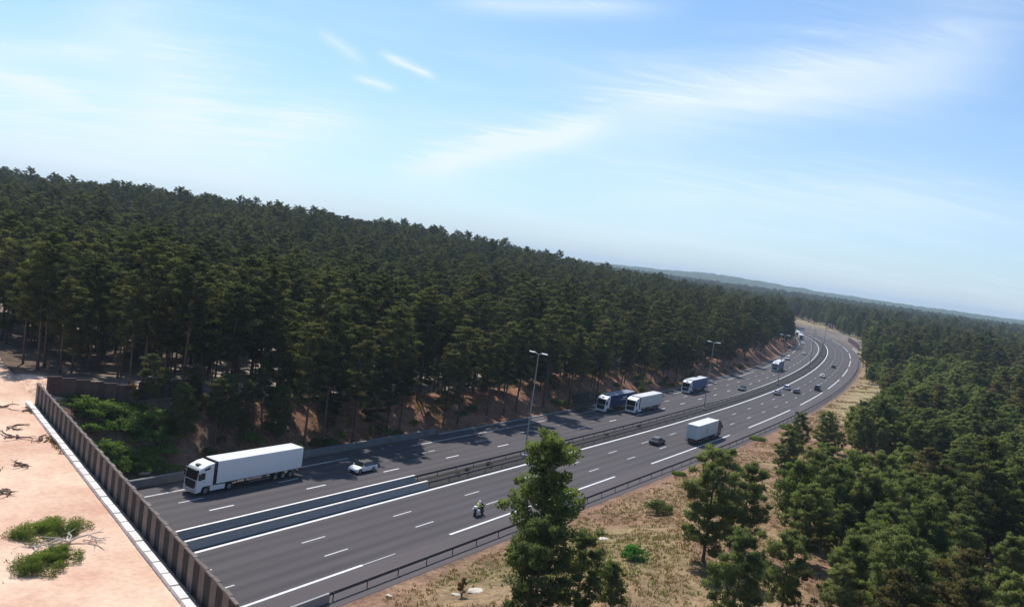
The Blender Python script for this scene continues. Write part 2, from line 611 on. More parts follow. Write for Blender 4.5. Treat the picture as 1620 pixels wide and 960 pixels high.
def build_ground():
    ax = axis(-100, 170, 1.6, -9000, 9000)
    ay = axis(30, 330, 1.8, -4000, 14000)
    gx, gy = np.meshgrid(ax, ay)
    x, y = gx.ravel(), gy.ravel()
    z = ground_z(x, y)
    nx, ny = len(ax), len(ay)
    i = np.arange(nx * ny).reshape(ny, nx)
    f = np.stack([i[:-1, :-1], i[:-1, 1:], i[1:, 1:], i[1:, :-1]], -1).reshape(-1, 4)
    me = bpy.data.meshes.new('ground')
    me.from_pydata(np.stack([x, y, z], -1).tolist(), [], f.tolist())
    me.shade_smooth()
    # what the ground is made of, point by point
    s, v = to_sv(x, y)
    n9, n3, n25 = vnoise(x, y, 8.0), vnoise(x + 11, y + 5, 3.0), vnoise(x + 91, y + 45, 25.0)
    c = np.zeros((len(x), 3))
    floor_l = np.array([0.125, 0.088, 0.062])
    pale = np.array([0.33, 0.27, 0.22])
    c[:] = floor_l
    w = sstep((n25 - 0.45) * 4)[:, None] * ((v < -30) & (s < 60))[:, None]
    c = c * (1 - w) + pale * w
    red = np.array([0.27, 0.135, 0.085])
    w = (sstep((v + 34) / 6) * sstep((-17.6 - v) / 1.0) * np.interp(s, [-40, -15], [0.25, 1.0]) * (0.65 + 0.35 * n9))[:, None]
    c = c * (1 - w) + red * w
    dry = np.array([0.27, 0.185, 0.105])
    brown = np.array([0.235, 0.140, 0.088])
    green = np.array([0.15, 0.15, 0.055])
    w = sstep((v - 15) / 1.0)[:, None] * sstep((75 - v) / 25)[:, None]
    mixn = sstep((n9 - 0.25) * 2)[:, None]
    g = dry * mixn + brown * (1 - mixn)
    w2 = (sstep((n25 - 0.5) * 5) * 0.35)[:, None]
    g = g * (1 - w2) + green * w2
    w4 = sstep((s - 60) / 80)[:, None]
    g = g * (1 - w4) + np.array([0.30, 0.235, 0.13]) * w4
    w3 = (sstep((19.5 - v) / 4) * 0.75)[:, None]
    g = g * (1 - w3) + np.array([0.27, 0.155, 0.105]) * w3
    c = c * (1 - w) + g * w
    w = (sstep((s - 395) / 30) * sstep((v - 14) / 4) * sstep((36 - v) / 8))[:, None]
    c = c * (1 - w) + np.array([0.165, 0.145, 0.135]) * w
    fs, fa = fence_side(x, y)
    sand = np.array([0.66, 0.43, 0.30])
    w = (sstep((-45.5 - x + (n3 - 0.5) * 3) / 2.5) * sstep((103 - y + (n3 - 0.5) * 6) / 6) * (v < -20))[:, None]
    c = c * (1 - w) + sand * w
    c *= (0.85 + 0.3 * n3)[:, None]
    att = me.attributes.new('soil', 'FLOAT_COLOR', 'POINT')
    att.data.foreach_set('color', np.concatenate([c, np.ones((len(x), 1))], 1).astype(np.float32).ravel())
    mt = bpy.data.materials.new('soil')
    mt.use_nodes = True
    nt = mt.node_tree
    b = nt.nodes['Principled BSDF']
    b.inputs['Roughness'].default_value = 0.95
    b.inputs['Specular IOR Level'].default_value = 0.1
    N, L = nt.nodes.new, nt.links.new
    at = N('ShaderNodeAttribute')
    at.attribute_name = 'soil'
    tc = N('ShaderNodeTexCoord')
    prod = None
    for sc, lo, hi in ((0.35, 0.72, 1.28), (1.6, 0.70, 1.30), (6.0, 0.75, 1.25)):
        nz = N('ShaderNodeTexNoise')
        nz.inputs['Scale'].default_value = sc
        nz.inputs['Detail'].default_value = 5
        L(tc.outputs['Object'], nz.inputs['Vector'])
        mr = N('ShaderNodeMapRange')
        mr.inputs[1].default_value = 0.3
        mr.inputs[2].default_value = 0.7
        mr.inputs[3].default_value = lo
        mr.inputs[4].default_value = hi
        L(nz.outputs[0], mr.inputs[0])
        if prod is None:
            prod = mr.outputs[0]
        else:
            mm = N('ShaderNodeMath')
            mm.operation = 'MULTIPLY'
            L(prod, mm.inputs[0])
            L(mr.outputs[0], mm.inputs[1])
            prod = mm.outputs[0]
    sc_ = N('ShaderNodeVectorMath')
    sc_.operation = 'SCALE'
    L(at.outputs['Color'], sc_.inputs[0])
    L(prod, sc_.inputs['Scale'])
    L(sc_.outputs[0], b.inputs['Base Color'])
    bp = N('ShaderNodeBump')
    bp.inputs['Strength'].default_value = 0.5
    bp.inputs['Distance'].default_value = 0.25
    L(prod, bp.inputs['Height'])
    L(bp.outputs[0], b.inputs['Normal'])
    me.materials.append(mt)
    tag(link('ground', me), 'sandy ground with dry grass and forest floor on both sides of the highway', 'ground', kind='structure')


build_ground()


# ------------------------------------------------------------------ road, markings, barriers
def ribbon(name, prof, s0, s1, mtl, parent=None, step=4.0, closed=False, uv=False, smooth=False, bfun=None):
    """extrude a profile of (v, z) along the road from s0 to s1"""
    ns = max(2, int(abs(s1 - s0) / step) + 1)
    sl = np.linspace(s0, s1, ns)
    vs, fs = [], []
    n = len(prof)
    for s in sl:
        for v, z in prof:
            vs.append(tuple(rp(s, v, z)))
    for k in range(ns - 1):
        for i in range(n if closed else n - 1):
            j = (i + 1) % n
            fs.append((k * n + i, (k + 1) * n + i, (k + 1) * n + j, k * n + j))
    if closed:
        fs.append(tuple(range(n)))
        fs.append(tuple((ns - 1) * n + i for i in range(n - 1, -1, -1)))
    me = bpy.data.meshes.new(name)
    me.from_pydata(vs, [], fs)
    bm = bmesh.new()
    bm.from_mesh(me)
    if closed:
        bmesh.ops.recalc_face_normals(bm, faces=bm.faces)
    else:
        up = [f for f in bm.faces if f.normal.z < 0]
        if not smooth:
            bmesh.ops.reverse_faces(bm, faces=up)
    bm.to_mesh(me)
    bm.free()
    if uv:
        at = me.attributes.new('lane', 'FLOAT_VECTOR', 'POINT')
        dat = []
        for s in sl:
            for v, z in prof:
                dat += [s, v, 0.0]
        at.data.foreach_set('vector', dat)
    me.materials.append(mtl)
    if smooth:
        me.shade_smooth()
    return link(name, me, parent)


def asphalt_mat(name, col, lanes, shoulder=None):
    mt = bpy.data.materials.new(name)
    mt.use_nodes = True
    nt = mt.node_tree
    b = nt.nodes['Principled BSDF']
    b.inputs['Roughness'].default_value = 0.85
    b.inputs['Specular IOR Level'].default_value = 0.25
    N, L = nt.nodes.new, nt.links.new
    at = N('ShaderNodeAttribute')
    at.attribute_name = 'lane'
    sp = N('ShaderNodeSeparateXYZ')
    L(at.outputs['Vector'], sp.inputs[0])

    def mth(op, a, b_=None):
        n = N('ShaderNodeMath')
        n.operation = op
        for i, q in enumerate((a, b_)):
            if q is None:
                continue
            if isinstance(q, (int, float)):
                n.inputs[i].default_value = q
            else:
                L(q, n.inputs[i])
        return n.outputs[0]
    # wheel tracks: two polished stripes a lane
    track = None
    for v0 in lanes:
        for o in (-0.85, 0.85):
            d = mth('DIVIDE', mth('SUBTRACT', sp.outputs[1], v0 + o), 0.42)
            g = mth('POWER', 2.718, mth('MULTIPLY', mth('MULTIPLY', d, d), -1.0))
            track = g if track is None else mth('ADD', track, g)
    mp = N('ShaderNodeMapping')
    mp.inputs['Scale'].default_value = (0.03, 0.9, 1)
    L(at.outputs['Vector'], mp.inputs[0])
    nz = N('ShaderNodeTexNoise')
    nz.inputs['Scale'].default_value = 1.0
    nz.inputs['Detail'].default_value = 4
    L(mp.outputs[0], nz.inputs['Vector'])
    tc = N('ShaderNodeTexCoord')
    nf = N('ShaderNodeTexNoise')
    nf.inputs['Scale'].default_value = 2.5
    nf.inputs['Detail'].default_value = 7
    nf.inputs['Roughness'].default_value = 0.7
    L(tc.outputs['Object'], nf.inputs['Vector'])
    nl = N('ShaderNodeTexNoise')
    nl.inputs['Scale'].default_value = 0.05
    nl.inputs['Detail'].default_value = 3
    L(tc.outputs['Object'], nl.inputs['Vector'])
    k = mth('ADD', mth('MULTIPLY', track, -0.23), mth('ADD', mth('MULTIPLY', nz.outputs[0], 0.62), mth('ADD', mth('MULTIPLY', nf.outputs[0], 0.34), mth('MULTIPLY', nl.outputs[0], 0.30))))
    k = mth('ADD', k, 0.44)
    mx = N('ShaderNodeMix')
    mx.data_type = 'RGBA'
    mx.inputs[6].default_value = (*col, 1)
    mx.inputs[7].default_value = (*(shoulder or col), 1)
    if shoulder:
        st = mth('MULTIPLY', mth('SUBTRACT', sp.outputs[1], 11.0), 3.0)
        stn = N('ShaderNodeClamp')
        L(st, stn.inputs[0])
        L(stn.outputs[0], mx.inputs[0])
    else:
        mx.inputs[0].default_value = 0
    sc = N('ShaderNodeVectorMath')
    sc.operation = 'SCALE'
    L(mx.outputs[2], sc.inputs[0])
    L(k, sc.inputs['Scale'])
    L(sc.outputs[0], b.inputs['Base Color'])
    bp = N('ShaderNodeBump')
    bp.inputs['Strength'].default_value = 0.15
    bp.inputs['Distance'].default_value = 0.02
    L(nf.outputs[0], bp.inputs['Height'])
    L(bp.outputs[0], b.inputs['Normal'])
    return mt


VL_D1, VL_D2, VL_E = -8.13, -11.6, -14.85
VR_A, VR_B, VR_E = 3.75, 7.33, 10.87
W_IN, W_OUT = -0.86, -3.3          # median barriers
ROAD_S0, ROAD_S1 = -130, 1100
near_road = ribbon('road', [(-0.5, 0), (3.5, 0.0), (7.3, 0.0), (11.0, 0.0), (15.4, -0.02), (16.6, -0.5)], ROAD_S0, ROAD_S1,
                   asphalt_mat('near_asphalt', (0.073, 0.064, 0.066), (1.9, 5.5, 9.1), (0.086, 0.073, 0.073)), uv=True)
tag(near_road, 'near grey asphalt carriageway with three lanes heading away', 'road', kind='structure')
far_road = ribbon('road', [(-18.1, -0.5), (-17.2, -0.02), (-14.8, 0), (-11.6, 0), (-8.1, 0), (-3.7, 0.0)], ROAD_S0, ROAD_S1,
                  asphalt_mat('far_asphalt', (0.076, 0.067, 0.070), (-6.35, -9.85, -13.2)), uv=True)
tag(far_road, 'far grey asphalt carriageway with oncoming traffic beside the pine forest', 'road', kind='structure')
MEDIAN_SOIL = mat('dark_median_soil', (0.026, 0.020, 0.018), 0.95, noise=0.4, nscale=0.6)
tag(ribbon('median_strip', [(-3.72, 0.004), (-2.9, 0.06), (-1.3, 0.06), (-0.48, 0.004)], ROAD_S0, ROAD_S1, MEDIAN_SOIL),
    'dark bare strip of soil between the two carriageways', 'median', kind='structure')

# painted lines
dash_me = MB().add([(0, -0.10, 0), (3, -0.10, 0), (3, 0.10, 0), (0, 0.10, 0)], [(0, 1, 2, 3)]).mesh('lane_dash', PAINT)
dash_worn = MB().add([(0, -0.09, 0), (3, -0.09, 0), (3, 0.09, 0), (0, 0.09, 0)], [(0, 1, 2, 3)]).mesh('lane_dash', PAINT_WORN)


def dashes(parent, v, s_ref, s0, s1, me):
    k0 = math.ceil((s0 - s_ref) / 13)
    s = s_ref + 13 * k0
    while s < s1:
        p = rp(s, v, 0.005)
        q = rp(s + 3, v, 0.005)
        link('lane_dash', me, parent, loc=p, rot=(0, 0, math.atan2(q.y - p.y, q.x - p.x)))
        s += 13


dashes(near_road, VR_A, -35.84, -70, 620, dash_worn)
dashes(near_road, VR_B, -36.31, -70, 620, dash_worn)
dashes(far_road, VL_D1, -37.42, -70, 560, dash_me)
dashes(far_road, VL_D2, -25.58, -70, 560, dash_worn)
ribbon('edge_line', [(-0.17, 0.005), (0.17, 0.005)], -90, 800, PAINT, near_road)
ribbon('edge_line', [(-4.75, 0.005), (-4.5, 0.005)], -90, 800, PAINT, far_road)
for k in range(-2, 12):
    a = -34.97 + 52 * k
    ribbon('edge_line', [(VR_E - 0.14, 0.005), (VR_E + 0.14, 0.005)], a, a + 39, PAINT, near_road)
    a = -11.0 + 52 * k
    ribbon('edge_line', [(VL_E - 0.12, 0.005), (VL_E + 0.12, 0.005)], a, a + 39, PAINT_WORN, far_road)
# worn end of the nearest edge line
ribbon('edge_line', [(VR_E - 0.05, 0.005), (VR_E + 0.06, 0.005)], -47.9, -43.5, PAINT_WORN, near_road)

# concrete median barriers at the overpass
def barrier(v, s0, s1, h, label, w=0.26, m_=None):
    prof = [(v - w, 0.0), (v - w, 0.07), (v - w * 0.55, 0.28), (v - w * 0.42, h - 0.03), (v - w * 0.36, h), (v + w * 0.36, h), (v + w * 0.42, h - 0.03), (v + w * 0.55, 0.28), (v + w, 0.07), (v + w, 0.0)]
    o = ribbon('concrete_barrier', prof, s0, s1, m_ or CONC_W, closed=True, step=3)
    c = ribbon('lit_top_strip', [(v - w * 0.44, h + 0.001), (v - w * 0.44, h + 0.05), (v + w * 0.44, h + 0.05), (v + w * 0.44, h + 0.001)], s0, s1, KERB, o, closed=True, step=3)  # added pale strip, the sunlit barrier top put in as colour
    tag(o, label, 'barrier')
    return o


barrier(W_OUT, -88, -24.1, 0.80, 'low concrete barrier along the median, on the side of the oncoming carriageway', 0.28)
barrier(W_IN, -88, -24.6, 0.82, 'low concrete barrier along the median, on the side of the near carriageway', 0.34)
# retaining wall along the far shoulder
o = ribbon('concrete_wall', [(-17.55, 0), (-17.5, 0.92), (-17.85, 0.95), (-17.85, 0)], -90, -2, mat('dark_mottled_concrete', (0.17, 0.17, 0.17), 0.9, noise=0.3, nscale=0.8), closed=True, step=3)  # darker, mottled grey than the other concrete
tag(o, 'grey concrete retaining wall along the far shoulder behind the white lorry', 'wall')
o = ribbon('kerb', [(-17.3, -0.02), (-17.28, 0.15), (-17.55, 0.15), (-17.55, -0.02)], -1.5, 700, CONC_W, closed=True, step=5)
tag(o, 'pale concrete kerb along the foot of the reddish cutting', 'kerb')
o = ribbon('concrete_wall', [(14.24, 0), (14.27, 0.75), (14.47, 0.75), (14.5, 0)], -95, -55.6, CONC_W, closed=True, step=3)
tag(o, 'short pale concrete parapet at the near shoulder beside the overpass', 'wall')

# steel guardrails
post_me = MB().box(-0.035, 0.035, -0.03, 0.03, -0.1, 0.70).mesh('post', RUSTY)


def guardrail(v, s0, s1, label, side, group, step=4.0, mtl=None, post_to=400):
    mid = rp((s0 + s1) / 2, v)
    root = empty('guardrail', rp(s0, v), 0, label, 'guardrail', group)
    inv = root.location
    d = 0.09 * side
    prof = [(v + d * 0.3, 0.46), (v + d, 0.51), (v + d, 0.55), (v + d * 0.25, 0.59), (v + d * 0.25, 0.61), (v + d, 0.65), (v + d, 0.69), (v + d * 0.3, 0.74),
            (v + d * 0.05, 0.74), (v + d * 0.7, 0.68), (v + d * 0.7, 0.66), (v, 0.61), (v, 0.59), (v + d * 0.7, 0.54), (v + d * 0.7, 0.52), (v + d * 0.05, 0.46)]
    r = ribbon('rail', prof, s0, s1, mtl or RUSTY, closed=True, step=4)
    r.parent = root
    r.matrix_parent_inverse = Matrix.Translation(-inv)
    s = s0 + 0.4
    while s < min(s1, post_to):
        p = rp(s, v - d * 0.6) - inv
        link('post', post_me, root, loc=p, rot=(0, 0, heading(s)))
        s += step
    return root


guardrail(W_OUT, -23.9, 780, 'dark steel guardrail in the median on the oncoming side', -1, 'median guardrails')
guardrail(W_IN, -24.4, 780, 'dark steel guardrail in the median on the near side', 1, 'median guardrails')
guardrail(14.35, -55.5, 330, 'rust-dark steel guardrail along the near shoulder above the dry grass', -1, None)

# ------------------------------------------------------------------ overpass deck with sand, fence, kerb
SAND = None


def build_deck():
    global SAND
    mt = bpy.data.materials.new('pink_sand')
    mt.use_nodes = True
    nt = mt.node_tree
    b = nt.nodes['Principled BSDF']
    b.inputs['Roughness'].default_value = 0.95
    b.inputs['Specular IOR Level'].default_value = 0.1
    N, L = nt.nodes.new, nt.links.new
    tc = N('ShaderNodeTexCoord')
    n1 = N('ShaderNodeTexNoise')
    n1.inputs['Scale'].default_value = 0.16
    n1.inputs['Detail'].default_value = 6
    n1.inputs['Roughness'].default_value = 0.6
    n2 = N('ShaderNodeTexNoise')
    n2.inputs['Scale'].default_value = 3.0
    n2.inputs['Detail'].default_value = 6
    L(tc.outputs['Object'], n1.inputs['Vector'])
    L(tc.outputs['Object'], n2.inputs['Vector'])
    cr = N('ShaderNodeValToRGB')
    cr.color_ramp.elements[0].position = 0.33
    cr.color_ramp.elements[0].color = (0.57, 0.34, 0.235, 1)
    cr.color_ramp.elements[1].position = 0.62
    cr.color_ramp.elements[1].color = (0.75, 0.53, 0.385, 1)
    L(n1.outputs[0], cr.inputs[0])
    mr = N('ShaderNodeMapRange')
    mr.inputs[1].default_value = 0.3
    mr.inputs[2].default_value = 0.7
    mr.inputs[3].default_value = 0.88
    mr.inputs[4].default_value = 1.10
    L(n2.outputs[0], mr.inputs[0])
    sc = N('ShaderNodeVectorMath')
    sc.operation = 'SCALE'
    L(cr.outputs[0], sc.inputs[0])
    L(mr.outputs[0], sc.inputs['Scale'])
    L(sc.outputs[0], b.inputs['Base Color'])
    bp = N('ShaderNodeBump')
    bp.inputs['Strength'].default_value = 0.6
    bp.inputs['Distance'].default_value = 0.12
    L(n2.outputs[0], bp.inputs['Height'])
    L(bp.outputs[0], b.inputs['Normal'])
    SAND = mt
    # sheet in fence coordinates: a along the fence (from beyond its far end), b back from it
    As = np.concatenate([np.linspace(-60, 62, 100)])
    Bs = np.concatenate([np.linspace(-0.35, 50, 46)])
    vs, fs = [], []
    na, nb = len(As), len(Bs)
    for a in As:
        for bb in Bs:
            p = FA + FD * a - FN * bb
            w = float(vnoise(p.x, p.y, 5.0)[()]) - 0.5 if bb > 0.8 else 0
            dz = 0.35 * w
            if a < -1.0 and bb < 2:
                dz -= 0.25
            vs.append((p.x, p.y, DECK_Z + dz))
    for i in range(na - 1):
        for j in range(nb - 1):
            fs.append((i * nb + j, i * nb + j + 1, (i + 1) * nb + j + 1, (i + 1) * nb + j))
    n0 = len(vs)
    # front face and underside of the slab
    for a in As:
        p = FA + FD * a + FN * 0.35
        vs.append((p.x, p.y, DECK_Z - 1.7))
        q = FA + FD * a - FN * 50
        vs.append((q.x, q.y, DECK_Z - 1.7))
    for i in range(na - 1):
        fs.append((i * nb, (i + 1) * nb, n0 + 2 * (i + 1), n0 + 2 * i))
        fs.append((n0 + 2 * i, n0 + 2 * (i + 1), n0 + 2 * (i + 1) + 1, n0 + 2 * i + 1))
    me = bpy.data.meshes.new('overpass_deck')
    me.from_pydata(vs, [], fs)
    bm = bmesh.new()
    bm.from_mesh(me)
    bmesh.ops.recalc_face_normals(bm, faces=bm.faces)
    if sum(f.normal.z for f in bm.faces if abs(f.normal.z) > 0.5 and f.calc_center_median().z > 7) < 0:
        bmesh.ops.reverse_faces(bm, faces=bm.faces)
    bm.to_mesh(me)
    bm.free()
    me.materials.append(mt)
    me.shade_smooth()
    tag(link('overpass_deck', me), 'sand covered deck of the overpass crossing the highway', 'bridge deck', kind='structure')
    # abutments carrying the slab on both sides of the road
    for v0, v1, side in ((-21.5, -19.2, 'far'), (17.2, 19.5, 'near')):
        c = None
        mb = MB()
        pts = []
        for v in (v0, v1):
            s = -69.0 - (v + 5) * 0.30
            pts.append(rp(s - 0.8, v))
        dirs = Vector((math.cos(heading(-70)), math.sin(heading(-70)), 0)) * -30
        poly = [pts[0], pts[1], pts[1] + dirs, pts[0] + dirs]
        vv = [(p.x, p.y, -0.3) for p in poly] + [(p.x, p.y, DECK_Z - 1.75) for p in poly]
        mb.add(vv, [(0, 1, 2, 3), (7, 6, 5, 4), (0, 4, 5, 1), (1, 5, 6, 2), (2, 6, 7, 3), (3, 7, 4, 0)])
        tag(mb.build('abutment', CONC), 'concrete abutment under the overpass on the %s side' % side, 'abutment', kind='structure')


build_deck()


def fence_run(root, p0, p1, z0, z1, pitch, h, proud_w, proud_d, m_proud, m_panel, m_cap, side, back=0.6):
    """posts standing proud of recessed boards, with a cap rail; side = outward normal of the proud face"""
    p0, p1 = Vector(p0), Vector(p1)
    d = (p1 - p0)
    n = max(1, round(d.length / pitch))
    pt = d.length / n
    d.normalize()
    rz = math.atan2(d.y, d.x)
    bw = (pt - proud_w) / 2
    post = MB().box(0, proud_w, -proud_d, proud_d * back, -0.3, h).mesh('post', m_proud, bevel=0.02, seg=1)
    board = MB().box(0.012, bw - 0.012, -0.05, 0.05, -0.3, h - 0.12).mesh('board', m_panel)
    cap = MB().box(0.01, pt - 0.01, -0.10, 0.10, h - 0.12, h - 0.03).mesh('cap_rail', m_cap)
    for i in range(n):
        t = (i + 0.0) / n
        z = z0 + (z1 - z0) * (i + 0.5) / n
        o = p0 + d * (pt * i)
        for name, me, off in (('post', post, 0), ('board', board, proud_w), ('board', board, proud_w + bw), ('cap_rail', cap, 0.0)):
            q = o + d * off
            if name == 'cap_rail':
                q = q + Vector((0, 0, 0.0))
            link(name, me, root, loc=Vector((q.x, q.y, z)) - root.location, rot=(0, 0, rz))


fence = empty('timber_fence', (FA.x, FA.y, DECK_Z), 0, 'tall brown timber screen fence along the edge of the sandy overpass', 'fence')
fence_run(fence, FA, FB, DECK_Z, DECK_Z, 1.85, 2.25, 0.86, 0.09, TIMBER, TIMBER_SHADE, TIMBER, -1, 2.0)  # boards between the posts carry the recess shade in their colour
kerb = empty('kerb', (FA.x, FA.y, DECK_Z), 0, 'white concrete kerb of separate blocks at the foot of the timber fence', 'kerb')
blk = MB().box(0.05, 1.78, -0.36, 0.16, -0.25, 0.30).mesh('block', KERB, bevel=0.03)
nb_ = round((FB - FA).length / 1.85)
for i in range(nb_):
    q = FA + FD * (i * (FB - FA).length / nb_) - FN * 0.62
    link('block', blk, kerb, loc=Vector((q.x, q.y, DECK_Z + random.uniform(-0.02, 0.02))) - kerb.location, rot=(0, 0, math.atan2(FD.y, FD.x) + random.uniform(-.008, .008)))

# brown wing fences along the top of the cutting, beyond the overpass
for (a, za), (b, zb), lab in (
        (((72, 626), 7.45), ((203, 640), 6.45), 'dark brown timber wing fence running on from the end of the overpass fence'),
        (((217, 634), 6.35), ((318, 624), 5.5), 'reddish brown timber wing fence between the spindly bush and the pines')):
    pa, pb = at_px(*a), at_px(*b)
    za, zb = pa.z, pb.z
    w = empty('wing_fence', (pa.x, pa.y, za), 0, lab, 'fence', 'wing fences above the cutting')
    fence_run(w, pa, pb, za, zb, 1.5, 2.3, 0.25, 0.10, TIMBER_B, TIMBER_B, TIMBER_B, -1)

# ------------------------------------------------------------------ vehicles
WHEELS = {}
VSC = 0.88          # vehicles against the lane grid of this road


def wheel_meshes(r, w, rim_m):
    k = (r, w, rim_m.name)
    if k in WHEELS:
        return WHEELS[k]
    n = 20
    prof = [(-w / 2, r * 0.62), (-w / 2, r * 0.93), (-w * 0.36, r), (w * 0.36, r), (w / 2, r * 0.93), (w / 2, r * 0.62)]
    mb = MB()
    vs, fs = [], []
    for i in range(n):
        t = 2 * math.pi * i / n
        for y, rr in prof:
            vs.append((rr * math.cos(t), y, rr * math.sin(t)))
    m_ = len(prof)
    for i in range(n):
        for j in range(m_ - 1):
            fs.append((i * m_ + j, i * m_ + j + 1, ((i + 1) % n) * m_ + j + 1, ((i + 1) % n) * m_ + j))
    mb.add(vs, fs)
    tyre = mb.mesh('wheel', RUBBER, smooth=False)
    mb = MB()
    mb.cyl((0, -w * 0.38, 0), (0, w * 0.38, 0), r * 0.63, n=n)
    mb.cyl((0, -w * 0.47, 0), (0, w * 0.47, 0), r * 0.24, n=10)
    rim = mb.mesh('rim', rim_m)
    WHEELS[k] = (tyre, rim)
    return WHEELS[k]


def wheel(root, x, y, r, w, rim_m=None):
    ty, ri = wheel_meshes(r, w, rim_m or ALLOY)
    o = link('wheel', ty, root, loc=(x, y, r))
    link('rim', ri, o)


def semi(s, v, toward, label, box_side, box_roof, cab_m, L=16.5, top=3.95, group='lorries on the highway', emblem=None, mark=False, hatch=True, skirt=True, visor=BLACK):
    hd = heading(s) + (math.pi if toward else 0)
    root = empty('semi_truck', rp(s, v), hd, label, 'truck', group)
    root.scale = (VSC, VSC, VSC)
    f = L / 2
    x0 = f
    # tractor
    prof = [(x0 - 2.35, 1.05), (x0 - 0.95, 1.05), (x0 - 0.80, 0.80), (x0 - 0.72, 0.42), (x0 - 0.05, 0.40), (x0, 0.95), (x0 - 0.06, 1.9), (x0 - 0.30, 3.05), (x0 - 0.50, top - 0.62), (x0 - 1.5, top - 0.25), (x0 - 2.35, top - 0.12)]
    MB().prism(prof, -1.24, 1.24).build('cab', cab_m, root, bevel=0.07, seg=3)
    sl = Vector((-0.24, 0, 1.15)).normalized()
    nrm = Vector((1.15, 0, 0.24)).normalized() * 0.035
    a = Vector((x0 - 0.06, 0, 1.95)) + nrm
    b = Vector((x0 - 0.285, 0, 3.0)) + nrm
    MB().add([(a.x, -1.10, a.z), (a.x, 1.10, a.z), (b.x, 1.04, b.z), (b.x, -1.04, b.z), (a.x - .05, -1.10, a.z), (a.x - .05, 1.10, a.z), (b.x - .05, 1.04, b.z), (b.x - .05, -1.04, b.z)],
             [(0, 1, 2, 3), (4, 7, 6, 5), (0, 4, 5, 1), (2, 6, 7, 3), (1, 5, 6, 2), (3, 7, 4, 0)]).build('windscreen', GLASS, root)
    MB().box(x0 - 0.25, x0 + 0.06, -1.12, 1.12, 3.03, 3.20).build('sun_visor', visor, root, bevel=0.03)
    MB().box(x0 - 0.1, x0 + 0.025, -0.98, 0.98, 0.85, 1.82).build('grille', BLACK, root, bevel=0.03)
    MB().box(x0 - 0.35, x0 + 0.05, -1.235, 1.235, 0.36, 0.78).build('bumper', cab_m if cab_m is not WHITE else WHITE_D, root, bevel=0.05)
    for sd in (-1, 1):
        y = sd * 1.246
        ya, yb = sorted((y, y + sd * 0.012))
        MB().prism([(x0 - 1.12, 1.98), (x0 - 0.34, 1.86), (x0 - 0.50, 2.78), (x0 - 1.12, 2.78)], ya, yb).build('side_window', GLASS, root)
        MB().prism([(x0 - 1.75, top - 0.82), (x0 - 0.95, top - 0.95), (x0 - 1.0, top - 0.72), (x0 - 1.75, top - 0.52)], ya, yb).build('roof_vent', BLACK, root)
        MB().box(x0 - 0.12, x0 + 0.06, *sorted((sd * 0.78, sd * 1.15)), 0.80, 1.0).build('headlight', LAMP_GLASS, root, bevel=0.03)
        mr = MB().box(x0 - 0.28, x0 - 0.12, *sorted((sd * 1.30, sd * 1.52)), 2.0, 2.75).build('mirror', BLACK, root, bevel=0.04)
        MB().box(x0 - 1.05, x0 - 0.98, *sorted((sd * 1.24, sd * 1.262)), 1.62, 1.72).build('door_handle', BLACK, root)
        MB().box(x0 - 2.55, x0 - 2.30, *sorted((sd * 1.0, sd * 1.24)), 1.2, top - 0.15).build('wind_deflector', BLACK, root)
        if skirt:
            MB().box(x0 - 4.15, x0 - 2.0, *sorted((sd * 1.02, sd * 1.23)), 0.38, 1.0).build('side_skirt', cab_m, root, bevel=0.04)
        else:
            MB().cyl((x0 - 3.9, sd * 0.85, 0.72), (x0 - 2.3, sd * 0.85, 0.72), 0.34, n=14).build('fuel_tank', ALLOY, root)
        MB().tube([(x0 - 5.45 + i * 0.19, sd * 0.98, 1.02 + 0.11 * math.sin(math.pi * i / 6)) for i in range(7)], [0.09] * 7, 6).build('mudguard', WHITE_D if skirt else BLACK, root)
        for ax in (x0 - 1.42, x0 - 4.85):
            wheel(root, ax, sd * 1.05, 0.51, 0.32)
    if hatch:
        MB().box(x0 - 1.12, x0 - 0.66, -0.28, 0.28, top - 0.47, top - 0.34).build('roof_hatch', BLACK, root, rot=(0, 0, 0))
    MB().box(x0 - 6.2, x0 - 0.6, -0.45, 0.45, 0.62, 1.0).build('chassis', STEEL, root)
    # trailer
    tf, tr = x0 - 2.80, -f
    bx = MB().box(tr, tf, -1.27, 1.27, 1.13, top - 0.03)
    body = bx.build('trailer_box', box_side, root, bevel=0.035, seg=2)
    MB().box(tr + 0.03, tf - 0.03, -1.245, 1.245, top - 0.06, top + 0.0).build('trailer_roof', box_roof, root, bevel=0.012, seg=1)
    MB().box(tr + 0.1, tf - 0.2, -0.5, 0.5, 0.82, 1.13).build('trailer_frame', STEEL, root)
    MB().box(tr - 0.04, tr + 0.1, -1.2, 1.2, 0.50, 0.66).build('rear_bumper', STEEL, root)
    for sd in (-1, 1):
        MB().box(tr - 0.03, tr - 0.002, *sorted((sd * 0.012, sd * 1.22)), 1.2, top - 0.12).build('rear_door', box_side, root, bevel=0.012, seg=1)
        for yy in (0.28, 0.72):
            MB().cyl((tr - 0.055, sd * yy, 1.2), (tr - 0.055, sd * yy, top - 0.15), 0.02, n=6).build('lock_bar', ALLOY, root)
        MB().box(tr - 0.06, tr + 0.02, *sorted((sd * 0.75, sd * 1.2)), 0.78, 0.95).build('tail_light', RED_LENS, root)
        for ax in (-f + 1.75, -f + 3.05, -f + 4.35):
            wheel(root, ax, sd * 1.04, 0.50, 0.36)
        MB().box(x0 - 7.6, x0 - 7.45, *sorted((sd * 0.75, sd * 0.9)), 0.12, 1.0).build('landing_leg', STEEL, root)
        for z in (0.55, 0.85):
            MB().box(-f + 5.2, x0 - 7.8, *sorted((sd * 1.20, sd * 1.235)), z, z + 0.09).build('side_guard', ALLOY, root)
        MB().box(tr + 0.02, tf - 0.02, *sorted((sd * 1.255, sd * 1.285)), 1.10, 1.19).build('side_rail', STEEL, root)
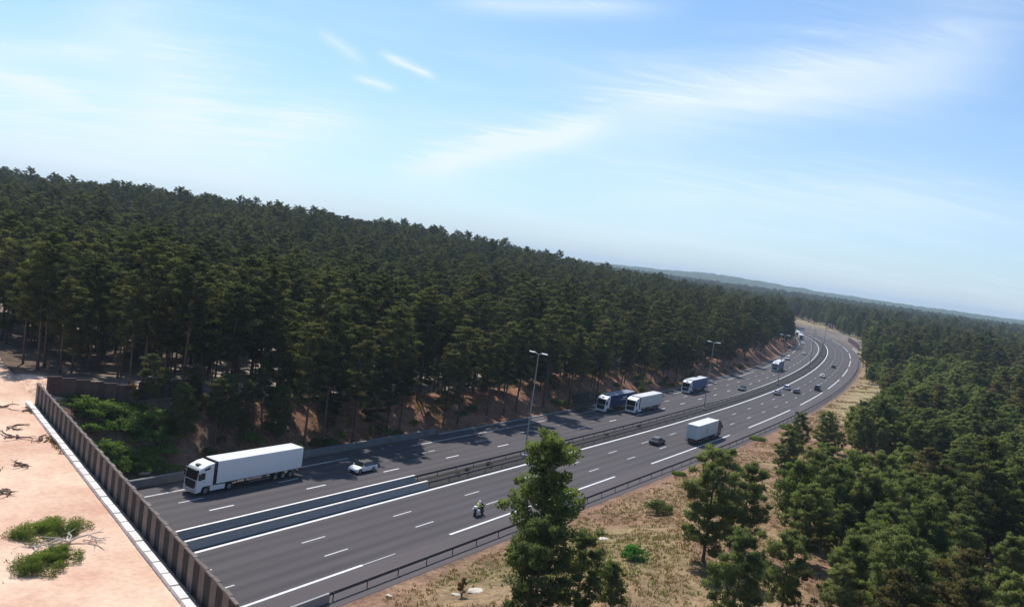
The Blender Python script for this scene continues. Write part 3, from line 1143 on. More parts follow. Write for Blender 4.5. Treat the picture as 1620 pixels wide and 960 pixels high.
    MB().box(tf, tf + 0.04, -1.25, 1.25, 1.2, top - 0.05).build('front_panel', BLACK, root)
    if emblem:
        n = 24
        mb = MB()
        sd, ex, ez, er = emblem
        y = sd * 1.274
        vs, fs = [], []
        for i in range(n):
            t = 2 * math.pi * i / n
            vs += [(ex + er * math.cos(t), y, ez + er * math.sin(t)), (ex + er * 0.74 * math.cos(t), y, ez + er * 0.74 * math.sin(t))]
        for i in range(n):
            j = (i + 1) % n
            fs.append((2 * i, 2 * j, 2 * j + 1, 2 * i + 1))
        mb.add(vs, fs)
        mb.add([(ex - er * .12, y, ez - er * .45), (ex + er * .12, y, ez - er * .45), (ex + er * .3, y, ez + er * .4), (ex, y, ez + er * .55), (ex - er * .3, y, ez + er * .4)], [(0, 1, 2, 3, 4)])
        mb.build('emblem', mat('emblem_print', (0.10, 0.13, 0.15), 0.6), root)
    if mark:
        MB().box(-3.2, -0.8, 1.2735, 1.2765, 2.85, 3.25).build('printed_mark', mat('pale_print', (0.20, 0.24, 0.36), 0.6), root)
        MB().box(-2.6, 0.2, 1.2735, 1.2765, 2.52, 2.72).build('printed_mark', MATS['pale_print'], root)
    return root


semi(-41.9, -13.35, True, 'all-white articulated lorry on the far carriageway beside the overpass fence', WHITE, WHITE, WHITE)
semi(54.3, -13.5, True, 'articulated lorry with white cab and navy blue trailer', BLUE_CURT, GREY_ROOF, WHITE, mark=True, skirt=False)
semi(60.6, -9.7, True, 'articulated lorry with cream trailer overtaking the navy one', CREAM, WHITE, WHITE, hatch=False)
semi(105.0, -13.4, True, 'white-cabbed lorry with slate blue trailer side, alone behind the cream one', SLATE_CURT, WHITE, WHITE, skirt=False)
semi(45.4, 9.15, False, 'pale grey box lorry with a round emblem, seen from behind on the near carriageway', mat('pale_grey_panel', (0.58, 0.63, 0.62), 0.5, noise=0.05), WHITE,
     mat('dark_maroon_paint', (0.05, 0.022, 0.025), 0.35, coat=0.3), L=15.4, emblem=(-1, -2.2, 2.45, 0.52), skirt=False, hatch=False, top=4.0)
semi(204.0, -10.0, True, 'small distant lorry with white cab coming round the bend', GREY_ROOF, WHITE, WHITE, skirt=False)
semi(430.0, -13.0, True, 'far white lorry leading another on the bend by the sign gantry', WHITE_D, WHITE, WHITE)
semi(462.0, -12.8, True, 'farthest white lorry at the vanishing end of the bend', WHITE_D, WHITE, WHITE)


def car(s, v, toward, label, paint, kind='hatch', rim=None):
    hd = heading(s) + (math.pi if toward else 0)
    root = empty('car', rp(s, v), hd, label, 'car', 'cars on the highway')
    L = {'hatch': 4.3, 'sedan': 4.6, 'suv': 4.6, 'van': 5.2}[kind]
    root.scale = (VSC, VSC, VSC)
    Hh = {'hatch': 1.48, 'sedan': 1.44, 'suv': 1.68, 'van': 2.0}[kind]
    W = 0.90
    f = L / 2
    belt = Hh * 0.64
    hood = belt - 0.06
    wsx = f - (1.05 if kind != 'van' else 0.75)      # foot of the windscreen
    rtx = wsx - (0.75 if kind != 'van' else 0.65)    # front of the roof
    rbx = -f + (0.75 if kind == 'sedan' else 0.28)   # rear of the roof
    rwx = -f + (0.35 if kind == 'sedan' else 0.06)   # foot of the rear window
    if kind == 'hatch':
        rbx, rwx = -f + 0.62, -f + 0.12
    if kind == 'sedan':
        rbx, rwx = -f + 1.25, -f + 0.62
    ax0, ax1, wr = f - 0.82, -f + 0.80, 0.325

    def arch(cx):
        return [(cx + 0.40 * math.cos(t), 0.30 + 0.40 * math.sin(t)) for t in [math.pi * q / 6 for q in range(7)]]
    prof = [(-f + 0.08, 0.28)]
    prof += arch(ax1)[::-1]
    prof += arch(ax0)[::-1]
    prof += [(f - 0.12, 0.24), (f, 0.42), (f - 0.02, 0.62), (f - 0.25, hood - 0.10), (wsx, belt), (rwx, belt), (-f + 0.0, belt - 0.08), (-f - 0.02, 0.5)]
    body = MB().prism(prof, -W, W).build('body', paint, root, bevel=0.07, seg=3)
    # greenhouse: roof and pillars in body colour, panes of their own
    rw, bw_ = 0.62, 0.86
    top = [(rtx, -rw, Hh - 0.03), (rtx, rw, Hh - 0.03), (rbx, rw, Hh - 0.04), (rbx, -rw, Hh - 0.04)]
    bot = [(wsx, -bw_, belt - 0.03), (wsx, bw_, belt - 0.03), (rwx, bw_, belt - 0.03), (rwx, -bw_, belt - 0.03)]
    MB().add(bot + top, [(0, 1, 2, 3), (4, 7, 6, 5), (0, 4, 5, 1), (1, 5, 6, 2), (2, 6, 7, 3), (3, 7, 4, 0)]).build('cabin', BLACK if paint is WHITE and kind == 'hatch' else paint, root, bevel=0.05, seg=2)
    MB().box(rbx + 0.04, rtx - 0.04, -rw + 0.06, rw - 0.06, Hh - 0.055, Hh).build('roof', BLACK if paint is WHITE and kind == 'hatch' else paint, root, bevel=0.02)

    def pane(name, i, j, inset, out):
        b0, b1, t1, t0 = (Vector(bot[i]), Vector(bot[j]), Vector(top[j]), Vector(top[i]))
        nrm = (b1 - b0).cross(t0 - b0).normalized()
        c = (b0 + b1 + t0 + t1) / 4
        if nrm.dot(c - Vector((0, 0, 1.0))) < 0:
            nrm = -nrm
        q = [c + (p - c) * inset + nrm * out for p in (b0, b1, t1, t0)]
        q2 = [p - nrm * 0.02 for p in q]
        MB().add(q + q2, [(0, 1, 2, 3), (7, 6, 5, 4), (0, 4, 5, 1), (1, 5, 6, 2), (2, 6, 7, 3), (3, 7, 4, 0)]).build(name, GLASS, root)
    pane('windscreen', 0, 1, 0.90, 0.012)
    pane('rear_window', 2, 3, 0.86, 0.012)
    pane('side_window', 1, 2, 0.86, 0.012)
    pane('side_window', 3, 0, 0.86, 0.012)
    for sd in (-1, 1):
        MB().box(f - 0.16, f + 0.015, *sorted((sd * 0.50, sd * 0.82)), 0.60, 0.72).build('headlight', LAMP_GLASS, root, bevel=0.02)
        MB().box(-f - 0.03, -f + 0.1, *sorted((sd * 0.55, sd * 0.84)), 0.68, 0.84).build('tail_light', RED_LENS, root, bevel=0.02)
        MB().box(wsx - 0.35, wsx - 0.18, *sorted((sd * 0.92, sd * 1.08)), belt, belt + 0.14).build('mirror', paint, root, bevel=0.03)
        for ax in (ax0, ax1):
            wheel(root, ax, sd * 0.79, wr, 0.21, rim or ALLOY)
    MB().box(f - 0.06, f + 0.02, -0.48, 0.48, 0.30, 0.48).build('grille', BLACK, root)
    return root


P_WHITE = WHITE
P_BLACK = mat('black_car_paint', (0.012, 0.012, 0.014), 0.25, coat=0.6)
P_DARK = mat('dark_grey_car_paint', (0.035, 0.037, 0.042), 0.3, coat=0.5)
P_SILV = mat('silver_car_paint', (0.42, 0.43, 0.45), 0.32, metal=0.4, coat=0.4)
P_BLUE = mat('blue_grey_car_paint', (0.07, 0.09, 0.13), 0.3, coat=0.5)
car(-26.6, -9.75, True, 'white hatchback with dark roof in the middle lane behind the white lorry', P_WHITE, 'hatch')
car(31.8, 5.5, False, 'black saloon on the near carriageway left of the pale grey lorry', P_BLACK, 'sedan')
car(127.0, -6.2, True, 'dark car in the fast lane of the far carriageway beyond the slate blue lorry', P_DARK, 'hatch')
car(133.0, 2.3, False, 'silver car hugging the median line, nearest of the distant group', P_SILV, 'hatch')
car(149.5, 2.0, False, 'white car on the median line just ahead of the silver one', P_WHITE, 'suv')
car(145.5, 5.5, False, 'dark hatchback with bright roof glint in the middle lane of the distant group', P_BLUE, 'hatch')
car(163.0, 9.0, False, 'dark grey van in the slow lane of the distant group', P_DARK, 'van')
car(208.0, 5.4, False, 'white estate car in the middle lane ahead of the distant group', P_WHITE, 'sedan')
car(258.0, 5.6, False, 'farthest dark car on the near carriageway in the bend', P_BLACK, 'hatch')
car(258.0, -13.0, True, 'white van at the kerb side of the bend behind the distant lorry', P_WHITE, 'van')
car(306.0, -9.6, True, 'far silver car in the middle lane of the bend', P_SILV, 'hatch')
car(382.0, -13.0, True, 'far white van below the sign gantry', P_WHITE, 'van')


def motorcycle(s, v):
    hd = heading(s)
    loc = rp(s, v)
    root = empty('motorcycle', loc, hd, 'black touring motorcycle with white panniers in the slow lane', 'motorcycle')
    root.scale = (0.9, 0.9, 0.9)
    for x in (0.78, -0.74):
        wheel(root, x, 0, 0.32, 0.15, STEEL)
    MB().prism([(-0.75, 0.55), (-0.2, 0.32), (0.35, 0.30), (0.55, 0.62), (0.45, 0.86), (0.05, 0.98), (-0.15, 0.84), (-0.75, 0.84)], -0.14, 0.14).build('frame', BLACK, root, bevel=0.04)
    MB().prism([(0.0, 0.82), (0.45, 0.86), (0.40, 1.02), (0.1, 1.06)], -0.17, 0.17).build('fuel_tank', P_BLACK, root, bevel=0.06, seg=3)
    MB().prism([(-0.8, 0.82), (0.02, 0.80), (0.0, 0.88), (-0.75, 0.93)], -0.16, 0.16).build('seat', BLACK, root, bevel=0.03)
    MB().prism([(0.45, 0.7), (0.88, 0.82), (0.80, 1.12), (0.55, 1.16)], -0.26, 0.26).build('fairing', P_BLACK, root, bevel=0.06, seg=3)
    MB().add([(0.74, -0.2, 1.1), (0.74, 0.2, 1.1), (0.52, 0.16, 1.42), (0.52, -0.16, 1.42), (0.72, -0.2, 1.1), (0.72, 0.2, 1.1), (0.50, 0.16, 1.42), (0.50, -0.16, 1.42)],
             [(0, 1, 2, 3), (7, 6, 5, 4), (0, 4, 5, 1), (1, 5, 6, 2), (2, 6, 7, 3), (3, 7, 4, 0)]).build('windshield', GLASS, root)
    for sd in (-1, 1):
        MB().cyl((0.78, sd * 0.11, 0.32), (0.52, sd * 0.10, 1.02), 0.028, n=8).build('fork', ALLOY, root)
        MB().tube([(0.50, sd * 0.06, 1.06), (0.46, sd * 0.22, 1.12), (0.36, sd * 0.40, 1.10)], [0.018] * 3, 6).build('handlebar', BLACK, root)
        MB().box(-0.88, -0.32, *sorted((sd * 0.22, sd * 0.46)), 0.48, 0.88).build('pannier', WHITE, root, bevel=0.06, seg=3)
        MB().box(0.42, 0.50, *sorted((sd * 0.30, sd * 0.46)), 1.22, 1.32).build('mirror', BLACK, root, bevel=0.02)
    MB().box(-1.02, -0.62, -0.22, 0.22, 0.95, 1.28).build('top_case', WHITE, root, bevel=0.07, seg=3)
    MB().cyl((-0.95, -0.2, 0.36), (-0.1, -0.17, 0.32), 0.06, n=10).build('exhaust', ALLOY, root)
    # rider: one skinned body, sitting, hands on the bars
    P = {'pelvis': (-0.32, 0, 0.98), 'belly': (-0.27, 0, 1.16), 'chest': (-0.14, 0, 1.40), 'neck': (-0.05, 0, 1.56), 'head': (0.0, 0, 1.68),
         'shL': (-0.12, 0.20, 1.47), 'elL': (0.06, 0.34, 1.22), 'wrL': (0.32, 0.38, 1.14), 'haL': (0.38, 0.39, 1.13),
         'shR': (-0.12, -0.20, 1.47), 'elR': (0.06, -0.34, 1.22), 'wrR': (0.32, -0.38, 1.14), 'haR': (0.38, -0.39, 1.13),
         'hiL': (-0.28, 0.13, 0.96), 'knL': (0.14, 0.27, 0.84), 'anL': (-0.14, 0.25, 0.44), 'toL': (0.06, 0.25, 0.37),
         'hiR': (-0.28, -0.13, 0.96), 'knR': (0.14, -0.27, 0.84), 'anR': (-0.14, -0.25, 0.44), 'toR': (0.06, -0.25, 0.37)}
    RD = {'pelvis': .16, 'belly': .16, 'chest': .18, 'neck': .07, 'head': .10, 'sh': .095, 'el': .062, 'wr': .045, 'ha': .045, 'hi': .115, 'kn': .078, 'an': .055, 'to': .05}
    E_ = [('pelvis', 'belly'), ('belly', 'chest'), ('chest', 'neck'), ('neck', 'head')]
    for q in 'LR':
        E_ += [('chest', 'sh' + q), ('sh' + q, 'el' + q), ('el' + q, 'wr' + q), ('wr' + q, 'ha' + q), ('pelvis', 'hi' + q), ('hi' + q, 'kn' + q), ('kn' + q, 'an' + q), ('an' + q, 'to' + q)]
    keys = list(P)
    verts = [P[k] for k in keys]
    rads = [RD.get(k, RD.get(k[:2])) for k in keys]
    edges = [(keys.index(a), keys.index(b)) for a, b in E_]
    for q, sd in (('L', 1), ('R', -1)):          # fingers curled over the grips, thumb beneath
        h = keys.index('ha' + q)
        for i, (dy, ln) in enumerate(((-0.035, .055), (-0.012, .062), (0.012, .06), (0.034, .048))):
            n = len(verts)
            b = Vector(P['ha' + q]) + Vector((0.035, dy, 0.012))
            verts += [tuple(b), tuple(b + Vector((ln * 0.7, 0, -0.012))), tuple(b + Vector((ln * 0.6, 0, -0.05)))]
            rads += [.011, .010, .009]
            edges += [(h, n), (n, n + 1), (n + 1, n + 2)]
        n = len(verts)
        b = Vector(P['ha' + q]) + Vector((0.0, -0.045 * sd, -0.01))
        verts += [tuple(b), tuple(b + Vector((0.045, -0.012 * sd, -0.03)))]
        rads += [.013, .010]
        edges += [(h, n), (n, n + 1)]
    me = bpy.data.meshes.new('person')
    me.from_pydata(verts, edges, [])
    person = bpy.data.objects.new('person', me)
    COL.objects.link(person)
    sk = person.modifiers.new('skin', 'SKIN')
    for i, r in enumerate(rads):
        sv = me.skin_vertices[0].data[i]
        sv.radius = (r, r)
        sv.use_root = (i == 0)
    ss = person.modifiers.new('sub', 'SUBSURF')
    ss.levels = ss.render_levels = 1
    dg = bpy.context.evaluated_depsgraph_get()
    bm_me = bpy.data.meshes.new_from_object(person.evaluated_get(dg))
    person.modifiers.clear()
    person.data = bm_me
    bm_me.materials.clear()
    for mm in (mat('hi_vis_jacket', (0.62, 0.66, 0.14), 0.7, noise=0.1, nscale=6), mat('dark_riding_trousers', (0.02, 0.021, 0.026), 0.8), mat('glove_leather', (0.02, 0.018, 0.017), 0.7)):
        bm_me.materials.append(mm)
    for pl in bm_me.polygons:
        c = pl.center
        pl.material_index = 0 if c.z > 1.06 and c.x < 0.30 else (2 if c.x >= 0.30 and c.z > 1.0 else 1)
    bm_me.shade_smooth()
    person.location = loc
    person.rotation_euler = (0, 0, hd)
    person.scale = (0.9, 0.9, 0.9)
    tag(person, 'person in hi-vis yellow jacket and white helmet riding the motorcycle', 'person')
    # helmet with visor
    hm = bpy.data.meshes.new('helmet')
    bm = bmesh.new()
    bmesh.ops.create_uvsphere(bm, u_segments=20, v_segments=14, radius=0.155)
    for vv in bm.verts:
        vv.co.x *= 1.12
        if vv.co.z < -0.05:
            vv.co.z = -0.05 + (vv.co.z + 0.05) * 1.3
            vv.co.x = vv.co.x * 0.95 + (0.02 if vv.co.x > 0 else 0)
    bm.to_mesh(hm)
    bm.free()
    hm.materials.append(WHITE)
    hm.materials.append(GLASS)
    for pl in hm.polygons:
        c = pl.center
        if c.x > 0.075 and -0.045 < c.z < 0.07:
            pl.material_index = 1
    hm.shade_smooth()
    link('helmet', hm, person, loc=(0.01, 0, 1.70))


motorcycle(-27.2, 8.95)

# ------------------------------------------------------------------ lamp posts and the gantry
POLE = mat('grey_pole', (0.32, 0.33, 0.34), 0.45, metal=0.4, noise=0.1)


def lamp_post(s, label, h=15.6):
    root = empty('street_lamp', rp(s, -2.05, 0.05), heading(s), label, 'street lamp', 'twin lamp posts in the median')
    MB().cyl((0, 0, 0), (0, 0, h), 0.13, 0.065, n=10).build('pole', POLE, root)
    MB().cyl((0, 0, -0.1), (0, 0, 0.5), 0.42, 0.40, n=14).build('footing', CONC_W, root)
    for sd in (-1, 1):
        MB().tube([(0, 0, h - 0.05), (0, sd * 0.35, h + 0.08), (0, sd * 0.75, h + 0.13)], [0.05, 0.045, 0.04], 8).build('arm', POLE, root)
        hd = MB()
        hd.prism([(-0.16, -0.06), (0.16, -0.06), (0.13, 0.04), (0.05, 0.10), (-0.05, 0.10), (-0.13, 0.04)], *sorted((sd * 0.6, sd * 1.55)))
        o = hd.build('lamp_head', mat('lamp_housing', (0.62, 0.63, 0.63), 0.4), root, bevel=0.03, loc=(0, 0, h + 0.15))
        MB().box(-0.12, 0.12, *sorted((sd * 0.85, sd * 1.45)), h + 0.065, h + 0.085).build('lamp_glass', LAMP_GLASS, root)
    return root


for s_, lab in ((-0.3, 'nearest twin-headed lamp post, rising behind the leafy tree top'), (78.2, 'second twin-headed lamp post, in front of the slate blue lorry'),
                (156.5, 'third twin-headed lamp post, small, by the distant group of cars'), (234.5, 'fourth twin-headed lamp post, where the bend begins'),
                (312.5, 'fifth and farthest twin-headed lamp post in the bend')):
    lamp_post(s_, lab)

g = empty('sign_gantry', rp(425, -18.2), heading(425), 'far pale cantilever sign gantry over the bend of the oncoming carriageway', 'gantry')
MB().cyl((0, 0, 0), (0, 0, 7.6), 0.22, 0.18, n=10).build('post', POLE, g)
MB().box(-0.18, 0.18, -3.6, 7.5, 7.0, 7.5).build('beam', POLE, g)
MB().box(-0.3, -0.2, -6.5, -0.4, 5.9, 7.6).build('sign_panel', mat('sign_back', (0.55, 0.56, 0.57), 0.5), g)

# reddish screen fence on the outside of the bend, far away
MAROON = mat('maroon_timber', (0.085, 0.030, 0.038), 0.9, noise=0.25, nscale=0.5)
mw = empty('screen_fence', rp(408, 18.5), 0, 'far maroon screen fence on the outer side of the bend', 'fence')
pm = MB().box(-2.45, 2.45, -0.08, 0.08, 0, 3.0).mesh('panel', MAROON)
pp = MB().box(-0.09, 0.09, -0.12, 0.12, 0, 3.15).mesh('post', MAROON)
for i in range(14):
    s_ = 410 + i * 5.0
    p = rp(s_, 18.5 + i * 0.25)
    p.z = 0.2
    link('panel', pm, mw, loc=p - mw.location, rot=(0, 0, heading(s_)))
    q = rp(s_ - 2.5, 18.5 + i * 0.25 - 0.12)
    q.z = 0.2
    link('post', pp, mw, loc=q - mw.location, rot=(0, 0, heading(s_)))
tag(ribbon('concrete_barrier', [(15.0, 0), (15.2, 0.9), (15.6, 0.9), (15.8, 0)], 372, 408, CONC_W, closed=True), 'far pale concrete barrier at the outer shoulder of the bend', 'barrier')

# ------------------------------------------------------------------ trees
def rand_unit(n, rng):
    a = rng.normal(size=(n, 3))
    return a / np.linalg.norm(a, axis=1, keepdims=True)


def tuft_faces(centers, radii, k, size, rng, flat=0.65, up=0.35, aspect=0.42, soft=0.72):
    """k small leaf faces (rhombi) in every clump, pointing outwards"""
    n = len(centers)
    c = np.repeat(centers, k, 0)
    r = np.repeat(radii, k)
    d = rand_unit(n * k, rng)
    d[:, 2] = d[:, 2] * flat + up * 0.3
    rad = r * rng.random(n * k) ** 0.4
    p = c + d * rad[:, None] * np.array([1, 1, flat])
    ax = d + rng.normal(size=(n * k, 3)) * 0.55 + np.array([0, 0, up])
    ax /= np.linalg.norm(ax, axis=1, keepdims=True)
    side = np.cross(ax, rand_unit(n * k, rng))
    side /= np.linalg.norm(side, axis=1, keepdims=True) + 1e-9
    ln = size * rng.uniform(0.6, 1.3, n * k)
    w = ln * aspect
    q = np.stack([p - ax * ln[:, None] * 0.5, p + side * w[:, None] * 0.5, p + ax * ln[:, None] * 0.5, p - side * w[:, None] * 0.5], 1)
    # shading follows the rounded tuft, so that needles read as one soft clump
    mid = centers.mean(0)
    crown = c - mid
    crown /= np.linalg.norm(crown, axis=1, keepdims=True) + 1e-6
    nrm = d * 0.75 + crown * 0.35 + np.array([0, 0, 0.22])
    nrm /= np.linalg.norm(nrm, axis=1, keepdims=True) + 1e-9
    g = np.cross(q[:, 1] - q[:, 0], q[:, 2] - q[:, 0])
    g /= np.linalg.norm(g, axis=1, keepdims=True) + 1e-9
    flip = (g * nrm).sum(1) < 0
    q[flip] = q[flip][:, ::-1]
    g[flip] *= -1
    nn = nrm * soft + g * (1 - soft)
    nn /= np.linalg.norm(nn, axis=1, keepdims=True) + 1e-9
    return q.reshape(-1, 3), np.repeat(nn, 4, 0)


def quads_mesh(name, q, mtl):
    nrm = None
    if isinstance(q, tuple):
        q, nrm = q
    me = bpy.data.meshes.new(name)
    nq = len(q) // 4
    me.vertices.add(len(q))
    me.vertices.foreach_set('co', q.astype(np.float32).ravel())
    me.loops.add(len(q))
    me.loops.foreach_set('vertex_index', np.arange(len(q), dtype=np.int32))
    me.polygons.add(nq)
    me.polygons.foreach_set('loop_start', np.arange(0, len(q), 4, dtype=np.int32))
    me.polygons.foreach_set('loop_total', np.full(nq, 4, dtype=np.int32))
    me.update(calc_edges=True)
    me.materials.append(mtl)
    if nrm is not None:
        me.normals_split_custom_set_from_vertices(nrm.astype(np.float32).tolist())
    return me


def make_tree(seed, H, cb, cr, nb, shape, size, k, leaf, bark, trunk_r=0.2, rise=(0.1, 0.6), lean=0.3, clump=(0.5, 0.95), flat=0.6, aspect=0.42, dead=0, topfill=3):
    """trunk (with limbs) mesh and crown mesh of one tree"""
    rng = np.random.default_rng(seed)
    rr = random.Random(seed)
    tr = MB()
    ph = rr.uniform(0, 6.28)
    ntk = 9

    def axis_at(t):
        return np.array([math.sin(t * 2.3 + ph) * lean * t, math.cos(t * 1.9 + ph * 1.7) * lean * t, t * H])
    pts = [axis_at(i / ntk) for i in range(ntk + 1)]
    rad = [trunk_r * (1.25 if i == 0 else 1) * (1 - 0.88 * i / ntk) for i in range(ntk + 1)]
    pts[0] = pts[0] + np.array([0, 0, -0.5])
    tr.tube(pts, rad, 8)
    cent, crad = [], []
    for i in range(nb):
        t = (i + rr.random()) / nb
        h = cb + (1 - cb) * t * 0.97
        base = axis_at(h)
        az = i * 2.399 + rr.uniform(-0.5, 0.5)
        ln = cr * shape(t) * rr.uniform(0.62, 1.15)
        up = rr.uniform(*rise) + 0.5 * max(0, t - 0.7) / 0.3
        d = np.array([math.cos(az), math.sin(az), 0])
        bp = [base, base + d * ln * 0.5 + np.array([0, 0, ln * 0.5 * up * 0.7]), base + d * ln + np.array([0, 0, ln * up])]
        b0 = max(0.018, trunk_r * 0.28 * (1 - t * 0.6))
        tr.tube(bp, [b0, b0 * 0.6, b0 * 0.25], 4)
        nc = max(2, int(round(ln / 0.75)))
        for j in range(nc):
            u = 1 - (j / nc) * 0.75 + rr.uniform(-0.08, 0.05)
            p = bp[0] * (1 - u) ** 2 + 2 * u * (1 - u) * bp[1] + u * u * bp[2]
            p = p + rng.normal(size=3) * np.array([0.28, 0.28, 0.18])
            cent.append(p)
            crad.append(rr.uniform(*clump) * (0.75 + 0.35 * shape(t)))
    for i in range(topfill):
        cent.append(axis_at(1.0 - i * 0.025) + rng.normal(size=3) * (0.12 + 0.05 * i))
        crad.append(clump[0] * (0.8 + 0.06 * i))
    for i in range(dead):           # dry branch stubs on the bare trunk
        h = rr.uniform(cb * 0.35, cb)
        az = rr.uniform(0, 6.28)
        b = axis_at(h)
        ln = rr.uniform(0.5, 1.6)
        tr.tube([b, b + np.array([math.cos(az) * ln, math.sin(az) * ln, rr.uniform(-0.2, 0.3)])], [0.035, 0.01], 4)
    q = tuft_faces(np.array(cent), np.array(crad), k, size, rng, flat=flat, aspect=aspect)
    tm = tr.mesh('trunk', bark)
    cm = quads_mesh('crown', q, leaf)
    return tm, cm


dome = lambda t: (0.50 + 0.50 * min(1, t * 2.6)) * max(0.0, 1 - t ** 2.6) ** 0.62 + 0.06
cone = lambda t: (1 - t) ** 0.8 * (0.75 + 0.25 * min(1, t * 6)) + 0.05
egg = lambda t: (0.62 + 0.38 * math.sin(min(1, t * 1.5) * 1.57)) * max(0.0, 1 - t ** 2.2) ** 0.7 + 0.07

KINDS = {}
for nm, sd, args in (
        ('tall_a', 1, dict(H=18.5, cb=0.42, cr=3.3, nb=30, shape=dome, size=0.38, k=115, leaf=PINE_L, bark=BARK, trunk_r=0.21, dead=8)),
        ('tall_b', 2, dict(H=16.5, cb=0.34, cr=2.9, nb=32, shape=dome, size=0.37, k=115, leaf=PINE_L, bark=BARK, trunk_r=0.19, lean=0.5, dead=8)),
        ('tall_c', 3, dict(H=20.5, cb=0.48, cr=3.5, nb=30, shape=dome, size=0.38, k=120, leaf=PINE_L, bark=BARK, trunk_r=0.23, lean=0.4, dead=10)),
        ('tall_d', 4, dict(H=14.0, cb=0.20, cr=2.7, nb=36, shape=egg, size=0.36, k=105, leaf=PINE_L, bark=BARK, trunk_r=0.17, lean=0.5, dead=5)),
        ('tall_e', 5, dict(H=11.5, cb=0.42, cr=2.1, nb=22, shape=dome, size=0.42, k=74, leaf=PINE_L, bark=BARK, trunk_r=0.14, lean=0.9, dead=9)),
        ('tall_f', 6, dict(H=13.5, cb=0.34, cr=2.5, nb=28, shape=dome, size=0.44, k=70, leaf=PINE_B, bark=BARK, trunk_r=0.17, lean=0.6, dead=8)),
        ('young_a', 11, dict(H=9.5, cb=0.12, cr=2.7, nb=50, shape=egg, size=0.42, k=115, aspect=0.22, leaf=PINE_Y, bark=BARK, trunk_r=0.15, rise=(0.25, 0.8), clump=(0.34, 0.66), flat=0.8)),
        ('young_b', 12, dict(H=8.0, cb=0.10, cr=2.5, nb=46, shape=egg, size=0.40, k=115, aspect=0.22, leaf=PINE_Y, bark=BARK, trunk_r=0.13, rise=(0.25, 0.8), clump=(0.34, 0.66), flat=0.8)),
        ('young_c', 13, dict(H=11.0, cb=0.10, cr=2.9, nb=60, shape=egg, size=0.44, k=115, aspect=0.22, leaf=PINE_Y, bark=BARK, trunk_r=0.17, rise=(0.2, 0.7), clump=(0.36, 0.70), flat=0.8)),
        ('cone', 14, dict(H=4.6, cb=0.06, cr=1.75, nb=44, shape=cone, size=0.24, k=90, leaf=PINE_Y, bark=BARK, trunk_r=0.09, rise=(0.25, 0.7), clump=(0.28, 0.5), flat=0.9)),
        ('oak_a', 21, dict(H=12.5, cb=0.22, cr=3.3, nb=46, shape=egg, size=0.34, k=62, leaf=LEAF_B, bark=BARK_G, trunk_r=0.20, rise=(0.3, 0.9), clump=(0.5, 0.95), flat=0.85, aspect=0.65)),
        ('oak_b', 22, dict(H=9.0, cb=0.15, cr=2.8, nb=40, shape=egg, size=0.32, k=62, leaf=LEAF_B, bark=BARK_G, trunk_r=0.16, rise=(0.3, 0.9), clump=(0.5, 0.9), flat=0.85, aspect=0.65))):
    KINDS[nm] = make_tree(sd, **args)


def tree(kind, x, y, sc, rz, label, group, name='pine_tree', cat='tree', z=None):
    tm, cm = KINDS[kind]
    root = empty(name, (x, y, gz(x, y) if z is None else z), rz, label, cat, group)
    root.scale = (sc * random.uniform(0.92, 1.08), sc * random.uniform(0.92, 1.08), sc)
    link('trunk', tm, root)
    link('crown', cm, root)
    return root


# ---- where trees grow
def in_view(x, y, z, mx=0.06):
    dx, dy, dz = x, y, z - H_CAM
    zz = dx * CF.x + dy * CF.y + dz * CF.z
    u = (dx * CR.x + dy * CR.y + dz * CR.z) / np.maximum(zz, 1e-3) * 1300.04 / 1620
    w = (dx * CU.x + dy * CU.y + dz * CU.z) / np.maximum(zz, 1e-3) * 1300.04 / 1620
    return zz, u, w


def scatter(cell, rmin, rmax, seed):
    rng = np.random.default_rng(seed)
    xs = np.arange(-rmax, rmax, cell)
    ys = np.arange(-20, rmax, cell)
    gx, gy = np.meshgrid(xs, ys)
    x = gx.ravel() + rng.uniform(-0.44, 0.44, gx.size) * cell
    y = gy.ravel() + rng.uniform(-0.44, 0.44, gx.size) * cell
    d = np.hypot(x, y)
    az = np.arctan2(x, np.maximum(y, 0.001))
    keep = (d >= rmin) & (d < rmax) & (y > 5) & (np.abs(az) < R(39) + np.where(d < 200, 0.35, 0.02))
    return x[keep], y[keep]


def place_ok(x, y):
    """(left wood, right wood) masks"""
    s, v = to_sv(x, y)
    n = vnoise(x, y, 14.0)
    ledge = np.interp(s, [-90, -60, -47, -43.5, -38, -20, 0, 60, 120, 200, 300, 420, 470, 560], [-46, -45, -41, -23, -19.6, -19.2, -19.4, -19.6, -19.5, -19.2, -19, -19, -19, -20])
    left = (v < ledge - n * 3.0)
    left &= ~((s < -44) & (v > -75) & (vnoise(x + 40, y + 10, 3.0) > 0.50))
    left &= ~((s > -46) & (s < -27) & (v > -24.0))
    left &= ~((v > -23.5) & (vnoise(x + 140, y + 60, 11.0) > 0.68))
    fs, fa = fence_side(x, y)
    left &= (fs > 3) & ~((x < -44) & (y < 103)) 
    redge = np.interp(s, [-60, -30, -5, 30, 60, 110, 160, 215, 260, 330, 372, 392, 480, 620, 700], [44, 40, 35, 31, 29, 28.5, 27, 20.0, 15.0, 15.0, 17, 25, 28, 32, 28])
    right = (v > redge + n * 3.0) & (s > -75)
    # clearings of sand and dry grass between the young pines
    clear = (vnoise(x + 300, y + 40, 13.0) > 0.60) & (np.hypot(x, y) < 160)
    right &= ~clear
    return left, right, s, v


pts = []
for cell, r0, r1, sd in ((4.2, 30, 170, 1), (4.6, 170, 330, 2), (5.4, 330, 620, 3), (7.0, 620, 1150, 4), (10.0, 1150, 2300, 5)):
    x, y = scatter(cell, r0, r1, sd)
    lf, rt, s, v = place_ok(x, y)
    keep = lf | rt
    pts.append(np.stack([x, y, lf, s, v], 1)[keep])
pts = np.concatenate(pts)
PZ = ground_z(pts[:, 0], pts[:, 1])

